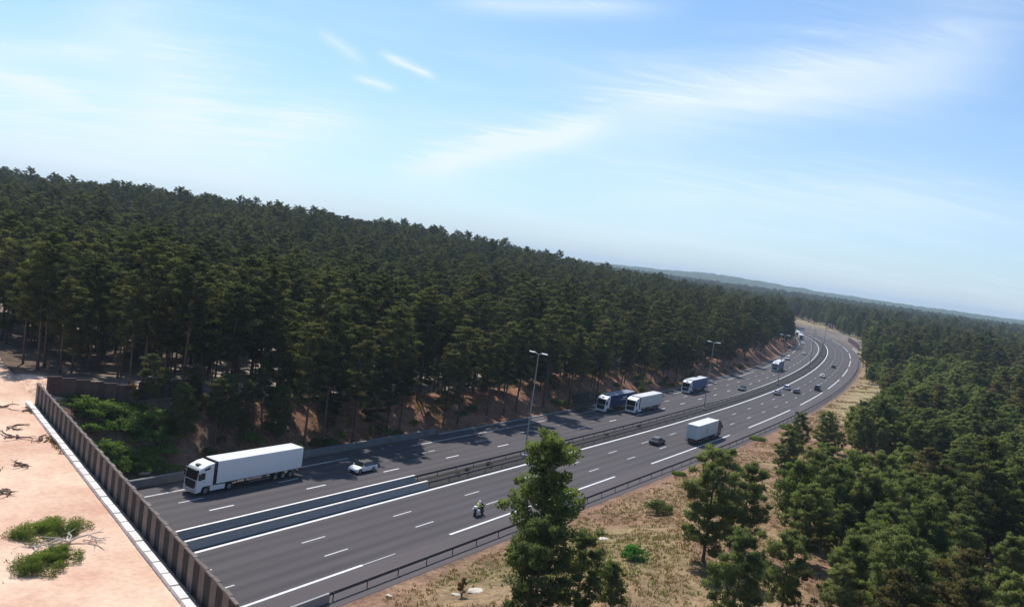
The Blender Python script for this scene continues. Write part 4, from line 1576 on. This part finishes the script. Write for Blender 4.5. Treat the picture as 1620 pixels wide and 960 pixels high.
# ---- single trees of the foreground, each where the photograph has it
FRONT = [
    # kind, pixel of the foot, height in metres, name, label
    ('young_a', (838, 1010), 8.2, 'pine_tree', 'bushy dark pine at the foot of the tall leafy tree, its left half'),
    ('young_b', (905, 985), 6.4, 'pine_tree', 'bushy dark pine at the foot of the tall leafy tree, its right half'),
    ('cone', (965, 966), 3.7, 'pine_tree', 'small cone-shaped pine standing in the dry grass right of the tall leafy tree'),
    ('young_c', (1112, 888), 10.6, 'pine_tree', 'round dark pine at the left end of the right wood, over dry grass'),
    ('young_a', (1168, 872), 8.6, 'pine_tree', 'dark pine touching the right side of the round one over dry grass'),
    ('young_b', (1150, 1010), 7.8, 'pine_tree', 'olive pine at the bottom edge below the round dark pine'),
    ('young_c', (1275, 830), 9.0, 'pine_tree', 'broad pine right of the sandy gap, bright tufts on top'),
    ('young_a', (1330, 845), 7.5, 'pine_tree', 'lower pine beside the broad one, above the second sandy gap'),
    ('young_b', (1262, 712), 6.6, 'pine_tree', 'pine at the edge of the grass verge below the distant cars'),
    ('young_a', (1302, 722), 7.8, 'pine_tree', 'pine behind the one at the edge of the grass verge'),
    ('young_c', (1240, 760), 7.8, 'pine_tree', 'dense pine between the grass verge and the broad pine'),
    ('young_c', (1420, 900), 9.5, 'pine_tree', 'large young pine low in the right wood, beyond the second sandy gap'),
    ('young_b', (1330, 985), 7.2, 'pine_tree', 'young pine at the bottom edge of the right wood'),
    ('young_a', (1235, 975), 7.0, 'pine_tree', 'young pine at the bottom edge, left of the other bottom ones'),
]
FRONT_ROW = []
_rr = random.Random(12)
_s = -27.0
while _s < 62:
    FRONT_ROW.append((_s, -19.5 - _rr.random() * 1.6, _rr.choice(['tall_b', 'tall_d', 'tall_a', 'tall_d', 'tall_b']), _rr.uniform(0.85, 1.08)))
    _s += _rr.uniform(3.2, 6.0) if _rr.random() < 0.85 else 10
front_xy = []
for n, (s_, v_, kd, sc) in enumerate(FRONT_ROW):
    p = rp(s_, v_)
    tree(kd, p.x, p.y, sc, _rr.uniform(0, 6.28), '%s pine at the very foot of the cutting, counted from the overpass' % ordinal(n + 1), 'pines at the foot of the cutting')
    front_xy.append((p.x, p.y))
for n, (s_, v_) in enumerate(((-46.5, -25.5), (-44, -23.2), (-41.5, -24.6), (-39.5, -22.4), (-37, -24.2), (-35, -22.6), (-32.5, -24.0), (-30, -22.2))):
    p = rp(s_, v_)
    tree(('tall_e', 'young_c', 'tall_d')[n % 3], p.x, p.y, (0.72, 0.66, 0.56)[n % 3], _rr.uniform(0, 6.28), '%s short pine on the bank right behind the white lorry, from the left' % ordinal(n + 1), 'short pines behind the white lorry')
    front_xy.append((p.x, p.y))
for kind, px, h, nm, lab in FRONT:
    p = at_px(*px)
    base_h = {'young_a': 9.5, 'young_b': 8.0, 'young_c': 11.0, 'cone': 4.6}[kind]
    tree(kind, p.x, p.y, h / base_h, random.uniform(0, 6.28), lab, 'pines of the right wood', nm)
    front_xy.append((p.x, p.y))
fx = np.array(front_xy)
dmin = np.sqrt(((pts[:, None, :2] - fx[None]) ** 2).sum(2)).min(1)
keep = (dmin > 3.4)
# keep the dry-grass apron in front free
_s, _v = pts[:, 3], pts[:, 4]
zz_, u_, w_ = in_view(pts[:, 0], pts[:, 1], PZ)
pxx = 810 + u_ * 1620
pyy = 480 - w_ * 1620
apron = (pts[:, 2] < 0.5) & (zz_ > 1) & (pxx < 1200 + np.maximum(0, 760 - pyy) * 0.4) & (pyy > 690) & (pxx > 380)
keep &= ~apron
keep &= ~((pts[:, 2] < 0.5) & (np.hypot(pts[:, 0], pts[:, 1]) < 62))
pts, PZ = pts[keep], PZ[keep]

# ---- kind of each tree
rng = np.random.default_rng(5)
kind_i = []
knames = list(KINDS)
for (x, y, lf, s, v) in pts:
    d = math.hypot(x, y)
    u = rng.random()
    if lf > 0.5:
        if v > -26 and s < 330:
            kind_i.append(rng.choice(['tall_d', 'tall_b', 'tall_e', 'oak_b', 'tall_a'], p=[.38, .30, .16, .06, .10]))
        else:
            kind_i.append(rng.choice(['tall_a', 'tall_b', 'tall_c', 'tall_d', 'oak_a', 'tall_f'], p=[.27, .26, .21, .11, .09, .06]))
    else:
        if v < 75 and d < 330:
            kind_i.append(rng.choice(['young_a', 'young_b', 'young_c', 'tall_d', 'oak_b', 'tall_f'], p=([.36, .32, .24, .0, .06, .02] if v < 48 else [.28, .24, .25, .08, .06, .09])))
        else:
            kind_i.append(rng.choice(['tall_d', 'young_c', 'tall_b', 'tall_f', 'oak_a'], p=[.34, .24, .20, .14, .08]))
kind_i = np.array(kind_i)
scl = rng.triangular(0.60, 0.96, 1.24, len(pts))
scl *= np.where(np.hypot(pts[:, 0], pts[:, 1]) > 1150, 1.0, 1.0)
scl *= np.where(pts[:, 2] > 0.5, 0.86, np.where(np.hypot(pts[:, 0], pts[:, 1]) < 260, 0.86, 1.0)) * np.where((pts[:, 2] < 0.5) & (pts[:, 4] < 34) & (pts[:, 3] < 225), 0.72, 1.0)
rot = rng.uniform(0, 6.283, len(pts))

# ---- which are picked out one by one: those that show largest
zz_, u_, w_ = in_view(pts[:, 0], pts[:, 1], PZ + 8)
d = np.hypot(pts[:, 0], pts[:, 1])
vis = (zz_ > 10) & (np.abs(u_) < 0.53) & (w_ > -0.36) & (w_ < 0.31)
depth_in = np.where(pts[:, 2] > 0.5, np.maximum(0, -pts[:, 4] - 27) * 4.0, 0)
score = np.where(vis, d + depth_in, 1e6)
score = np.where((pts[:, 2] > 0.5) & (pts[:, 3] < -20), score * 0.8, score)
order = np.argsort(score)
is_oak = np.char.startswith(kind_i.astype(str), 'oak')
one_pine = [i for i in order if not is_oak[i]][:256]
one_oak = [i for i in order if is_oak[i]][:40]
# every tree gets a label from the landmark below or beside it and its place in the row there
LAND_L = [(250, 'wing fences'), (480, 'white lorry'), (640, 'white hatchback'), (900, 'nearest lamp post'), (1015, 'navy lorry'), (1075, 'cream lorry'), (1170, 'slate blue lorry'), (9999, 'bend of the road')]
LAND_R = [(1180, 'left of the sandy gap'), (1320, 'between sandy gap and road bend'), (1430, 'right of the sandy gaps'), (1530, 'towards the right edge'), (9999, 'at the right edge')]
zb, ub, wb = in_view(pts[:, 0], pts[:, 1], PZ + 6)
PXX, PYY = 810 + ub * 1620, 480 - wb * 1620
bins = {}
for i in one_pine:
    x, y, lf, s, v = pts[i]
    if lf > 0.5:
        lm = next(n for q, n in LAND_L if PXX[i] < q)
        row = 'front row' if v > -24 else ('second row' if v > -31 else ('third row' if v > -42 else 'back rows'))
        bins.setdefault(('L', lm, row), []).append(i)
    else:
        lm = next(n for q, n in LAND_R if PXX[i] < q)
        row = 'low' if PYY[i] > 860 else ('lower middle' if PYY[i] > 770 else ('middle' if PYY[i] > 690 else ('upper middle' if PYY[i] > 630 else 'far')))
        bins.setdefault(('R', lm, row), []).append(i)
LAB = {}
for (sd, lm, row), mem in bins.items():
    mem.sort(key=lambda i: PXX[i])
    for n, i in enumerate(mem):
        o = ordinal(n + 1)
        if sd == 'L':
            LAB[i] = ('%s pine from the left, %s of left wood, %s the %s' % (o, row, 'behind' if lm in ('wing fences', 'white lorry') else 'above', lm), 'pines of the left wood')
        else:
            LAB[i] = ('%s pine from the left, %s right wood, %s' % (o, row, lm), 'pines of the right wood')
for i in one_pine:
    x, y, lf, s, v = pts[i]
    k = kind_i[i]
    lab, grp = LAB[i]
    tree(k, x, y, scl[i], rot[i], lab, grp, z=PZ[i])
for side in ('left', 'right'):
    mem = sorted([i for i in one_oak if (pts[i, 2] > 0.5) == (side == 'left')], key=lambda i: PXX[i])
    for n, i in enumerate(mem):
        tree(kind_i[i], pts[i, 0], pts[i, 1], scl[i], rot[i], '%s light green broadleaf tree from the left among the dark pines of the %s wood' % (ordinal(n + 1), side),
             'broadleaf trees of the %s wood' % side, 'broadleaf_tree', z=PZ[i])

# ---- everything farther back: one mass
rest = np.ones(len(pts), bool)
rest[one_pine] = False
rest[one_oak] = False
rest &= ~((~vis) & (d > 420) & (np.abs(u_) > 0.62))


def joined(tm, cm):
    """trunk and crown in one mesh, crown shading kept"""
    nt_, nc_ = len(tm.vertices), len(cm.vertices)
    co = np.empty((nt_ + nc_) * 3, np.float32)
    tm.vertices.foreach_get('co', co[:nt_ * 3])
    cm.vertices.foreach_get('co', co[nt_ * 3:])
    lt, lc = len(tm.loops), len(cm.loops)
    li = np.empty(lt + lc, np.int32)
    tm.loops.foreach_get('vertex_index', li[:lt])
    cm.loops.foreach_get('vertex_index', li[lt:])
    li[lt:] += nt_
    pt, pc = len(tm.polygons), len(cm.polygons)
    ls, lo = np.empty(pt + pc, np.int32), np.empty(pt + pc, np.int32)
    tm.polygons.foreach_get('loop_start', ls[:pt])
    cm.polygons.foreach_get('loop_start', ls[pt:])
    ls[pt:] += lt
    tm.polygons.foreach_get('loop_total', lo[:pt])
    cm.polygons.foreach_get('loop_total', lo[pt:])
    me = bpy.data.meshes.new('forest_kind')
    me.vertices.add(nt_ + nc_)
    me.vertices.foreach_set('co', co)
    me.loops.add(lt + lc)
    me.loops.foreach_set('vertex_index', li)
    me.polygons.add(pt + pc)
    me.polygons.foreach_set('loop_start', ls)
    me.polygons.foreach_set('loop_total', lo)
    mi = np.zeros(pt + pc, np.int32)
    mi[pt:] = 1
    me.materials.append(tm.materials[0])
    me.materials.append(cm.materials[0])
    me.polygons.foreach_set('material_index', mi)
    me.update(calc_edges=True)
    tn, cn = np.empty(nt_ * 3, np.float32), np.empty(lc * 3, np.float32)
    tm.vertices.foreach_get('normal', tn)
    cm.corner_normals.foreach_get('vector', cn)
    vn = np.concatenate([tn.reshape(-1, 3), cn.reshape(-1, 3)])     # the crown has one corner for each vertex
    me.normals_split_custom_set_from_vertices(vn.tolist())
    return me


def forest_mass(name, label, mask):
    idx = np.nonzero(mask)[0]
    protos = bpy.data.collections.new(name + '_kinds')
    names = []
    for n, kn in enumerate(KINDS):
        tm, cm = KINDS[kn]
        me = joined(tm, cm)
        o = bpy.data.objects.new('k%02d' % n, me)
        protos.objects.link(o)
        names.append(kn)
    me = bpy.data.meshes.new(name)
    co = np.stack([pts[idx, 0], pts[idx, 1], PZ[idx]], 1)
    me.vertices.add(len(idx))
    me.vertices.foreach_set('co', co.astype(np.float32).ravel())
    a = me.attributes.new('kind_no', 'INT', 'POINT')
    a.data.foreach_set('value', np.array([names.index(k) for k in kind_i[idx]], np.int32))
    a = me.attributes.new('size_by', 'FLOAT', 'POINT')
    a.data.foreach_set('value', scl[idx].astype(np.float32))
    a = me.attributes.new('turn', 'FLOAT', 'POINT')
    a.data.foreach_set('value', rot[idx].astype(np.float32))
    ob = link(name, me)
    ng = bpy.data.node_groups.new(name, 'GeometryNodeTree')
    ng.interface.new_socket('Geometry', in_out='INPUT', socket_type='NodeSocketGeometry')
    ng.interface.new_socket('Geometry', in_out='OUTPUT', socket_type='NodeSocketGeometry')
    N, L = ng.nodes.new, ng.links.new
    gi, go = N('NodeGroupInput'), N('NodeGroupOutput')
    ip = N('GeometryNodeInstanceOnPoints')
    ci = N('GeometryNodeCollectionInfo')
    ci.inputs['Collection'].default_value = protos
    ci.inputs['Separate Children'].default_value = True
    ci.inputs['Reset Children'].default_value = True
    L(gi.outputs[0], ip.inputs['Points'])
    L(ci.outputs[0], ip.inputs['Instance'])
    ip.inputs['Pick Instance'].default_value = True

    def named(n, t):
        q = N('GeometryNodeInputNamedAttribute')
        q.data_type = t
        q.inputs[0].default_value = n
        return q.outputs[0]
    L(named('kind_no', 'INT'), ip.inputs['Instance Index'])
    cx = N('ShaderNodeCombineXYZ')
    L(named('turn', 'FLOAT'), cx.inputs[2])
    L(cx.outputs[0], ip.inputs['Rotation'])
    L(named('size_by', 'FLOAT'), ip.inputs['Scale'])
    L(ip.outputs[0], go.inputs[0])
    md = ob.modifiers.new('trees', 'NODES')
    md.node_group = ng
    tag(ob, label, 'forest', kind='stuff')
    return ob


forest_mass('pine_forest', 'dark pine forest covering the hill left of the highway to the skyline', rest & (pts[:, 2] > 0.5))
forest_mass('pine_forest', 'green forest right of the highway reaching to the horizon', rest & (pts[:, 2] < 0.5))

# ---- the tall leafy tree in front of the road
def leafy_tree():
    shp = lambda t: (0.55 + 0.45 * math.sin(min(1, t * 2.0) * 1.57)) * max(0.0, 1 - t ** 3.0) ** 0.6 * (0.8 + 0.25 * math.sin(t * 17)) + 0.10
    tm, cm = make_tree(78, 13.6, 0.26, 2.35, 86, shp, 0.25, 100, LEAF_B, BARK_G, trunk_r=0.15, rise=(0.25, 0.75), lean=0.25, clump=(0.34, 0.66), flat=0.9, aspect=0.62, topfill=14)
    p = at_px(830, 985)
    root = empty('leafy_tree', (p.x, p.y, p.z), 0.4, 'tall narrow leafy tree in the foreground, rising in front of both carriageways', 'tree')
    link('trunk', tm, root)
    link('crown', cm, root)


leafy_tree()


# ------------------------------------------------------------------ shrubs
def make_bush(seed, r, h, leaf, k=70, size=0.22, n=22, aspect=0.6):
    rng_ = np.random.default_rng(seed)
    rr = random.Random(seed)
    st = MB()
    cent, cr_ = [], []
    for i in range(n):
        az, q = rr.uniform(0, 6.28), math.sqrt(rr.random()) * r
        z = h * (1 - (q / r) ** 2 * 0.6) * rr.uniform(0.45, 0.95)
        p = np.array([math.cos(az) * q, math.sin(az) * q, z])
        cent.append(p)
        cr_.append(rr.uniform(0.28, 0.5) * min(1.3, r))
        st.tube([(0, 0, -0.1), tuple(p * np.array([0.5, 0.5, 0.6])), tuple(p)], [0.035, 0.022, 0.01], 4)
    q = tuft_faces(np.array(cent), np.array(cr_), k, size, rng_, flat=0.85, aspect=aspect)
    return st.mesh('stems', BARK_G), quads_mesh('foliage', q, leaf)


BUSH = {'green': [make_bush(31, 1.6, 1.7, LEAF_S), make_bush(32, 1.9, 1.5, LEAF_S, n=26), make_bush(33, 1.3, 1.9, LEAF_S)],
        'grey': [make_bush(34, 1.3, 2.6, LEAF_GREY, n=26)], 'bright': [make_bush(35, 1.0, 1.2, LEAF_G, size=0.18)],
        'olive': [make_bush(36, 1.5, 0.58, LEAF_OLIVE, k=260, size=0.14, n=30, aspect=0.3)], 'brown': [make_bush(37, 0.9, 2.8, LEAF_BROWN, k=50, n=18)],
        'dark': [make_bush(38, 1.4, 1.6, PINE_Y)]}


def bush(kind, x, y, sc, label, group=None, n=0, z=None, sz=1.0, rz=None):
    st, fo = BUSH[kind][n % len(BUSH[kind])]
    root = empty('bush', (x, y, (gz(x, y) if z is None else z)), random.uniform(0, 6.28) if rz is None else rz, label, 'bush', group)
    root.scale = (sc, sc, sc * sz)
    link('stems', st, root)
    link('foliage', fo, root)
    return root


# thicket on the cutting between overpass fence and lorry
rb = random.Random(4)
cnt = 0
for gyy in range(6):
    row_n = 0
    for gx in range(8):
        px = 118 + gx * 21 + rb.uniform(-7, 7)
        py = 682 + gyy * 12 + rb.uniform(-4, 4)
        if (px - (py - 660) * 0.9 < 70 and py > 700) or px > 268 or (py > 735 and px < 195):
            continue
        p = at_px(px, py)
        s_, v_ = to_sv(p.x, p.y)
        if v_[0] > -18.6 or fence_side(p.x, p.y)[0] < 2.0:
            continue
        row_n += 1
        cnt += 1
        bush('green', p.x, p.y, rb.uniform(0.9, 1.25), '%s low green bush from the left, %s row down the thicket beside the overpass fence' % (ordinal(row_n), ordinal(gyy + 1)),
             'bushes of the roadside thicket', cnt, sz=0.62)
p = at_px(206, 642)
bush('brown', p.x, p.y, 1.15, 'spindly brownish bush standing in the gap between the two wing fences')
p = at_px(922, 650)
bush('grey', p.x, p.y, 1.6, 'grey-leaved bush on the cutting left of the navy lorry')
p = at_px(1005, 884)
bush('bright', p.x, p.y, 1.15, 'bright green bush alone in the dry grass')
p = at_px(1040, 812)
bush('dark', p.x, p.y, 1.2, 'dark bush at the left foot of the round dark pine')
p = at_px(730, 944)
bush('brown', p.x, p.y, 0.45, 'thin withered sapling upright in the dry grass above a pale rock', sz=1.6)
spots = [at_px(px, py) for px, py in ((600, 686), (655, 672), (540, 690), (745, 652), (880, 640), (440, 690), (395, 700), (350, 705), (330, 720), (1010, 612), (975, 612))]
spots += [rp(rb.uniform(-42, 215), rb.uniform(-27, -19.0)) for i in range(46)]
spots.sort(key=lambda p: float(to_sv(p.x, p.y)[0][0]))
for i, p in enumerate(spots):
    kd = ('green', 'dark', 'dark', 'brown')[i % 4]
    bush(kd, p.x, p.y, rb.uniform(0.5, 1.0), '%s undergrowth bush along the cutting of the far shoulder, counted from the overpass' % ordinal(i + 1), 'undergrowth bushes on the cutting', i)
for i, (px, py) in enumerate(((1075, 745), (1110, 720), (1130, 735), (1150, 712), (1200, 690), (1245, 672))):
    p = at_px(px, py + 6)
    bush('olive', p.x, p.y, rb.uniform(0.7, 1.1), '%s olive low bush along the near verge beside the pale grey lorry from the left' % ordinal(i + 1), 'low bushes on the near verge', i)
for i, s_ in enumerate((-17, -14.5, -9.5, 6.5, 14.0, 27, 41)):
    p = rp(s_, -2.1 + rb.uniform(-0.3, 0.3), 0.05)
    bush('grey', p.x, p.y, rb.uniform(0.22, 0.34), '%s small grey weed bush between the median guardrails, counted from the overpass' % ordinal(i + 1), 'weeds in the median', i, z=0.05)

# two heather patches with a bleached fallen tree on the sand
for (px, py), sc, lab in (((54, 850), 0.98, 'low green heather clump on the sand, upper half left of the bleached branches'), ((102, 838), 0.98, 'low green heather clump on the sand, upper right above the bleached branches'),
                          ((62, 900), 0.92, 'low green heather clump on the sand, lower left of the bleached branches'), ((98, 882), 0.78, 'low green heather clump on the sand, lower right under the bleached branches')):
    p = at_px(px, py, DECK_Z)
    bush('olive', p.x, p.y, sc, lab, None, z=DECK_Z)


def dead_branches(px, py, label, mtl, n, ln, rad, name='dead_branch', z=DECK_Z, seed=1, lift=0.5, yaw=None):
    rr = random.Random(seed)
    p = at_px(px, py, z)
    root = empty(name, (p.x, p.y, z), 0, label, 'dead wood')
    for i in range(n):
        a = rr.uniform(0, 6.28) if yaw is None else yaw + rr.gauss(0, 0.5)
        L_ = ln * rr.uniform(0.5, 1.1)
        o = Vector((rr.uniform(-.35, .35), rr.uniform(-.35, .35), rr.uniform(0.04, 0.15)))
        pts_, rs = [], []
        for j in range(5):
            t = j / 4
            a2 = a + 0.5 * math.sin(t * 3 + i)
            pts_.append(o + Vector((math.cos(a2) * L_ * t, math.sin(a2) * L_ * t, lift * math.sin(t * 2.4) * rr.uniform(0.3, 1) * L_ * 0.4)))
            rs.append(rad * (1 - 0.75 * t) * rr.uniform(0.85, 1.1))
        mb = MB().tube(pts_, rs, 6)
        for j in (2, 3):
            b = a + rr.choice((-1, 1)) * rr.uniform(0.5, 1.1)
            q = pts_[j]
            mb.tube([q, q + Vector((math.cos(b), math.sin(b), rr.uniform(0.0, 0.5))) * L_ * 0.35], [rs[j] * 0.7, 0.012], 5)
        mb.build('branch', mtl, root)


dead_branches(106, 858, 'bleached dead branches sprawling between the heather clumps', DEAD, 6, 2.6, 0.085, seed=3, lift=0.55)
dead_branches(140, 853, 'bleached thin sticks reaching out over the sand right of the heather', DEAD, 4, 2.0, 0.045, seed=8, lift=0.1, yaw=0.2)
dead_branches(62, 866, 'grey dead sticks lying between upper and lower heather clumps', DEAD, 4, 1.6, 0.05, seed=9, lift=0.15)
for i, (px, py, n, ln, lab) in enumerate((
        (36, 651, 5, 1.5, 'small heap of brown brushwood nearest the far end of the fence'), (4, 644, 3, 1.8, 'brown log at the left edge by the far end of the fence'),
        (16, 678, 5, 1.4, 'upper heap of brown brushwood at the left edge of the sand'), (24, 691, 4, 1.9, 'long low heap of brown brushwood just below another heap'),
        (67, 698, 4, 1.1, 'small heap of brown brushwood close to the white kerb'), (34, 736, 4, 1.2, 'heap of brown brushwood halfway along the sand'),
        (8, 776, 4, 1.9, 'thick brown log with roots at the left edge above the heather'))):
    dead_branches(px, py, lab, STICK, n, ln, 0.11, name='brushwood', seed=20 + i, lift=0.25)


# pale rocks on the verge
def rock(px, py, r, label, z=None, seed=1):
    p = at_px(px, py, z)
    rg = random.Random(seed)
    bm = bmesh.new()
    bmesh.ops.create_icosphere(bm, subdivisions=3, radius=r)
    for vv in bm.verts:
        n = math.sin(vv.co.x * 5 / r + seed) * 0.08 + math.sin(vv.co.y * 4 / r + seed * 2) * 0.1 + rg.uniform(-0.04, 0.04)
        vv.co *= 1 + n
        vv.co.z *= 0.45
        vv.co.x *= 1.5
    me = bpy.data.meshes.new('rock')
    bm.to_mesh(me)
    bm.free()
    me.materials.append(ROCK)
    tag(link('rock', me, loc=(p.x, p.y, p.z + r * 0.1), rot=(0, 0, rg.uniform(0, 3))), label, 'rock')


rock(955, 853, 0.42, 'pale rock in the dry grass left of the bright green bush', seed=2)
rock(752, 936, 0.50, 'pale rock beside the withered sapling at the bottom', seed=3)
rock(722, 941, 0.28, 'small pale rock left of the withered sapling', seed=4)
rock(228, 748, 0.45, 'pale rock on the edge of the thicket by the concrete wall', seed=5)
rock(615, 942, 0.22, 'small pale stone in the reddish grass below the guardrail', seed=6)

# ------------------------------------------------------------------ dry grass (uncountable)
def grass(name, label, fn, n, hgt, leaf, seed, k=7, zfix=None):
    rng_ = np.random.default_rng(seed)
    x, y = fn(rng_, n)
    z = ground_z(x, y) if zfix is None else np.full(len(x), zfix)
    m_ = len(x)
    bx = np.repeat(x, k) + rng_.normal(0, 0.16, m_ * k)
    by = np.repeat(y, k) + rng_.normal(0, 0.16, m_ * k)
    bz = np.repeat(z, k) - 0.04
    az = rng_.uniform(0, 6.283, m_ * k)
    h = np.repeat(rng_.uniform(0.6, 1.3, m_), k) * hgt * rng_.uniform(0.6, 1.2, m_ * k)
    w = 0.045 * rng_.uniform(0.7, 1.5, m_ * k)
    le = h * rng_.uniform(0.15, 0.7, m_ * k)
    la = rng_.uniform(0, 6.283, m_ * k)
    b0 = np.stack([bx - np.cos(az) * w, by - np.sin(az) * w, bz], 1)
    b1 = np.stack([bx + np.cos(az) * w, by + np.sin(az) * w, bz], 1)
    t1 = np.stack([bx + np.cos(la) * le + np.cos(az) * w * .4, by + np.sin(la) * le + np.sin(az) * w * .4, bz + h], 1)
    t0 = np.stack([bx + np.cos(la) * le - np.cos(az) * w * .4, by + np.sin(la) * le - np.sin(az) * w * .4, bz + h], 1)
    q = np.stack([b0, b1, t1, t0], 1).reshape(-1, 3)
    tag(link(name, quads_mesh(name, q, leaf)), label, 'grass', kind='stuff')


def sv_patch(s0, s1, v0, v1, thr=0.0, sc=5.0):
    def f(rng_, n):
        s = rng_.uniform(s0, s1, n)
        v = v0 + (v1 - v0) * rng_.random(n)
        xi, yi, ti = np.interp(s, SS, RX), np.interp(s, SS, RY), np.interp(s, SS, TH)
        x, y = xi + v * np.sin(ti), yi - v * np.cos(ti)
        k = vnoise(x, y, sc) > thr
        return x[k], y[k]
    return f


grass('dry_grass', 'straw coloured dry grass on the verge between near guardrail and right wood', sv_patch(-62, 60, 16.6, 46, 0.3), 10000, 0.21, STRAW, 1)
grass('dry_grass', 'dry grass along the verge farther down the near carriageway', sv_patch(60, 240, 16.4, 30, 0.45), 5000, 0.3, STRAW, 2)
grass('green_weeds', 'greenish weeds mixed into the dry verge', sv_patch(-62, 120, 17.5, 44, 0.72, 9.0), 5000, 0.24, LEAF_OLIVE, 3)
grass('dry_grass', 'thin dry grass on the reddish cutting beside the far shoulder', sv_patch(-50, 140, -31, -18.6, 0.55), 7000, 0.4, STRAW, 4)

def kerb_line(rng_, n):
    a = rng_.uniform(2, (FB - FA).length, n)
    b = 1.05 + np.abs(rng_.normal(0, 0.14, n))
    x, y = FA.x + FD.x * a - FN.x * b, FA.y + FD.y * a - FN.y * b
    k = vnoise(x, y, 2.5) > 0.62
    return x[k], y[k]


def sand_spots(rng_, n):
    a, b = rng_.uniform(-12, 50, n), rng_.uniform(2.0, 24, n)
    x, y = FA.x + FD.x * a - FN.x * b, FA.y + FD.y * a - FN.y * b
    k = (vnoise(x + 8, y, 4.0) > 0.70) & (b > 5)
    return x[k], y[k]


grass('dry_weeds', 'scraggy brown weeds along the foot of the white kerb', kerb_line, 420, 0.18, LEAF_BROWN, 5, zfix=DECK_Z)
grass('dry_weeds', 'sparse brown twigs and litter strewn over the sand', sand_spots, 900, 0.16, LEAF_BROWN, 6, k=5, zfix=DECK_Z)

# ------------------------------------------------------------------ far blue hill
def far_hill():
    """wooded ridge some kilometres away, canopy as rough relief"""
    vs, fs = [], []
    na, nr = 260, 26
    for i in range(na + 1):
        az = R(-12 + 58 * i / na)
        for j in range(nr + 1):
            t = j / nr
            r = 3000 + 2200 * t
            x, y = r * math.sin(az), r * math.cos(az)
            prof = np.interp(math.degrees(az), [-12, 4, 10, 13, 15, 18, 21, 27, 38, 46], [16, 20, 34, 50, 48, 39, 31, 27, 27, 26])
            z = 4 + (prof - 2) * math.sin(min(1, t * 1.25) * math.pi / 2) - 40 * max(0, t - 0.85)
            z += (float(vnoise(x, y, 45.0)) + float(vnoise(x + 9, y, 17.0)) - 1.0) * 9 * min(1, t * 4)
            vs.append((x, y, z))
    for i in range(na):
        for j in range(nr):
            a = i * (nr + 1) + j
            fs.append((a, a + nr + 1, a + nr + 2, a + 1))
    me = bpy.data.meshes.new('hills')
    me.from_pydata(vs, [], fs)
    me.materials.append(mat('far_canopy', (0.060, 0.078, 0.038), 1.0, noise=0.45, nscale=0.02, spec=0.0))
    tag(link('hills', me), 'far hazy blue wooded hill on the horizon beyond the bend', 'hill', kind='structure')


far_hill()

# ------------------------------------------------------------------ haze
HAZE = 0.00014
if HAZE > 0:
    mb = MB().box(-7000, 7000, -1500, 7500, -60, 75)
    mt = bpy.data.materials.new('haze')
    mt.use_nodes = True
    nt = mt.node_tree
    nt.nodes.clear()
    pv = nt.nodes.new('ShaderNodeVolumePrincipled')
    pv.inputs['Color'].default_value = (0.66, 0.83, 1.0, 1)
    pv.inputs['Density'].default_value = HAZE
    pv.inputs['Anisotropy'].default_value = 0.2
    o = nt.nodes.new('ShaderNodeOutputMaterial')
    nt.links.new(pv.outputs[0], o.inputs['Volume'])
    h = mb.build('haze', mt)
    tag(h, 'thin summer haze over the whole landscape', 'haze', kind='stuff')
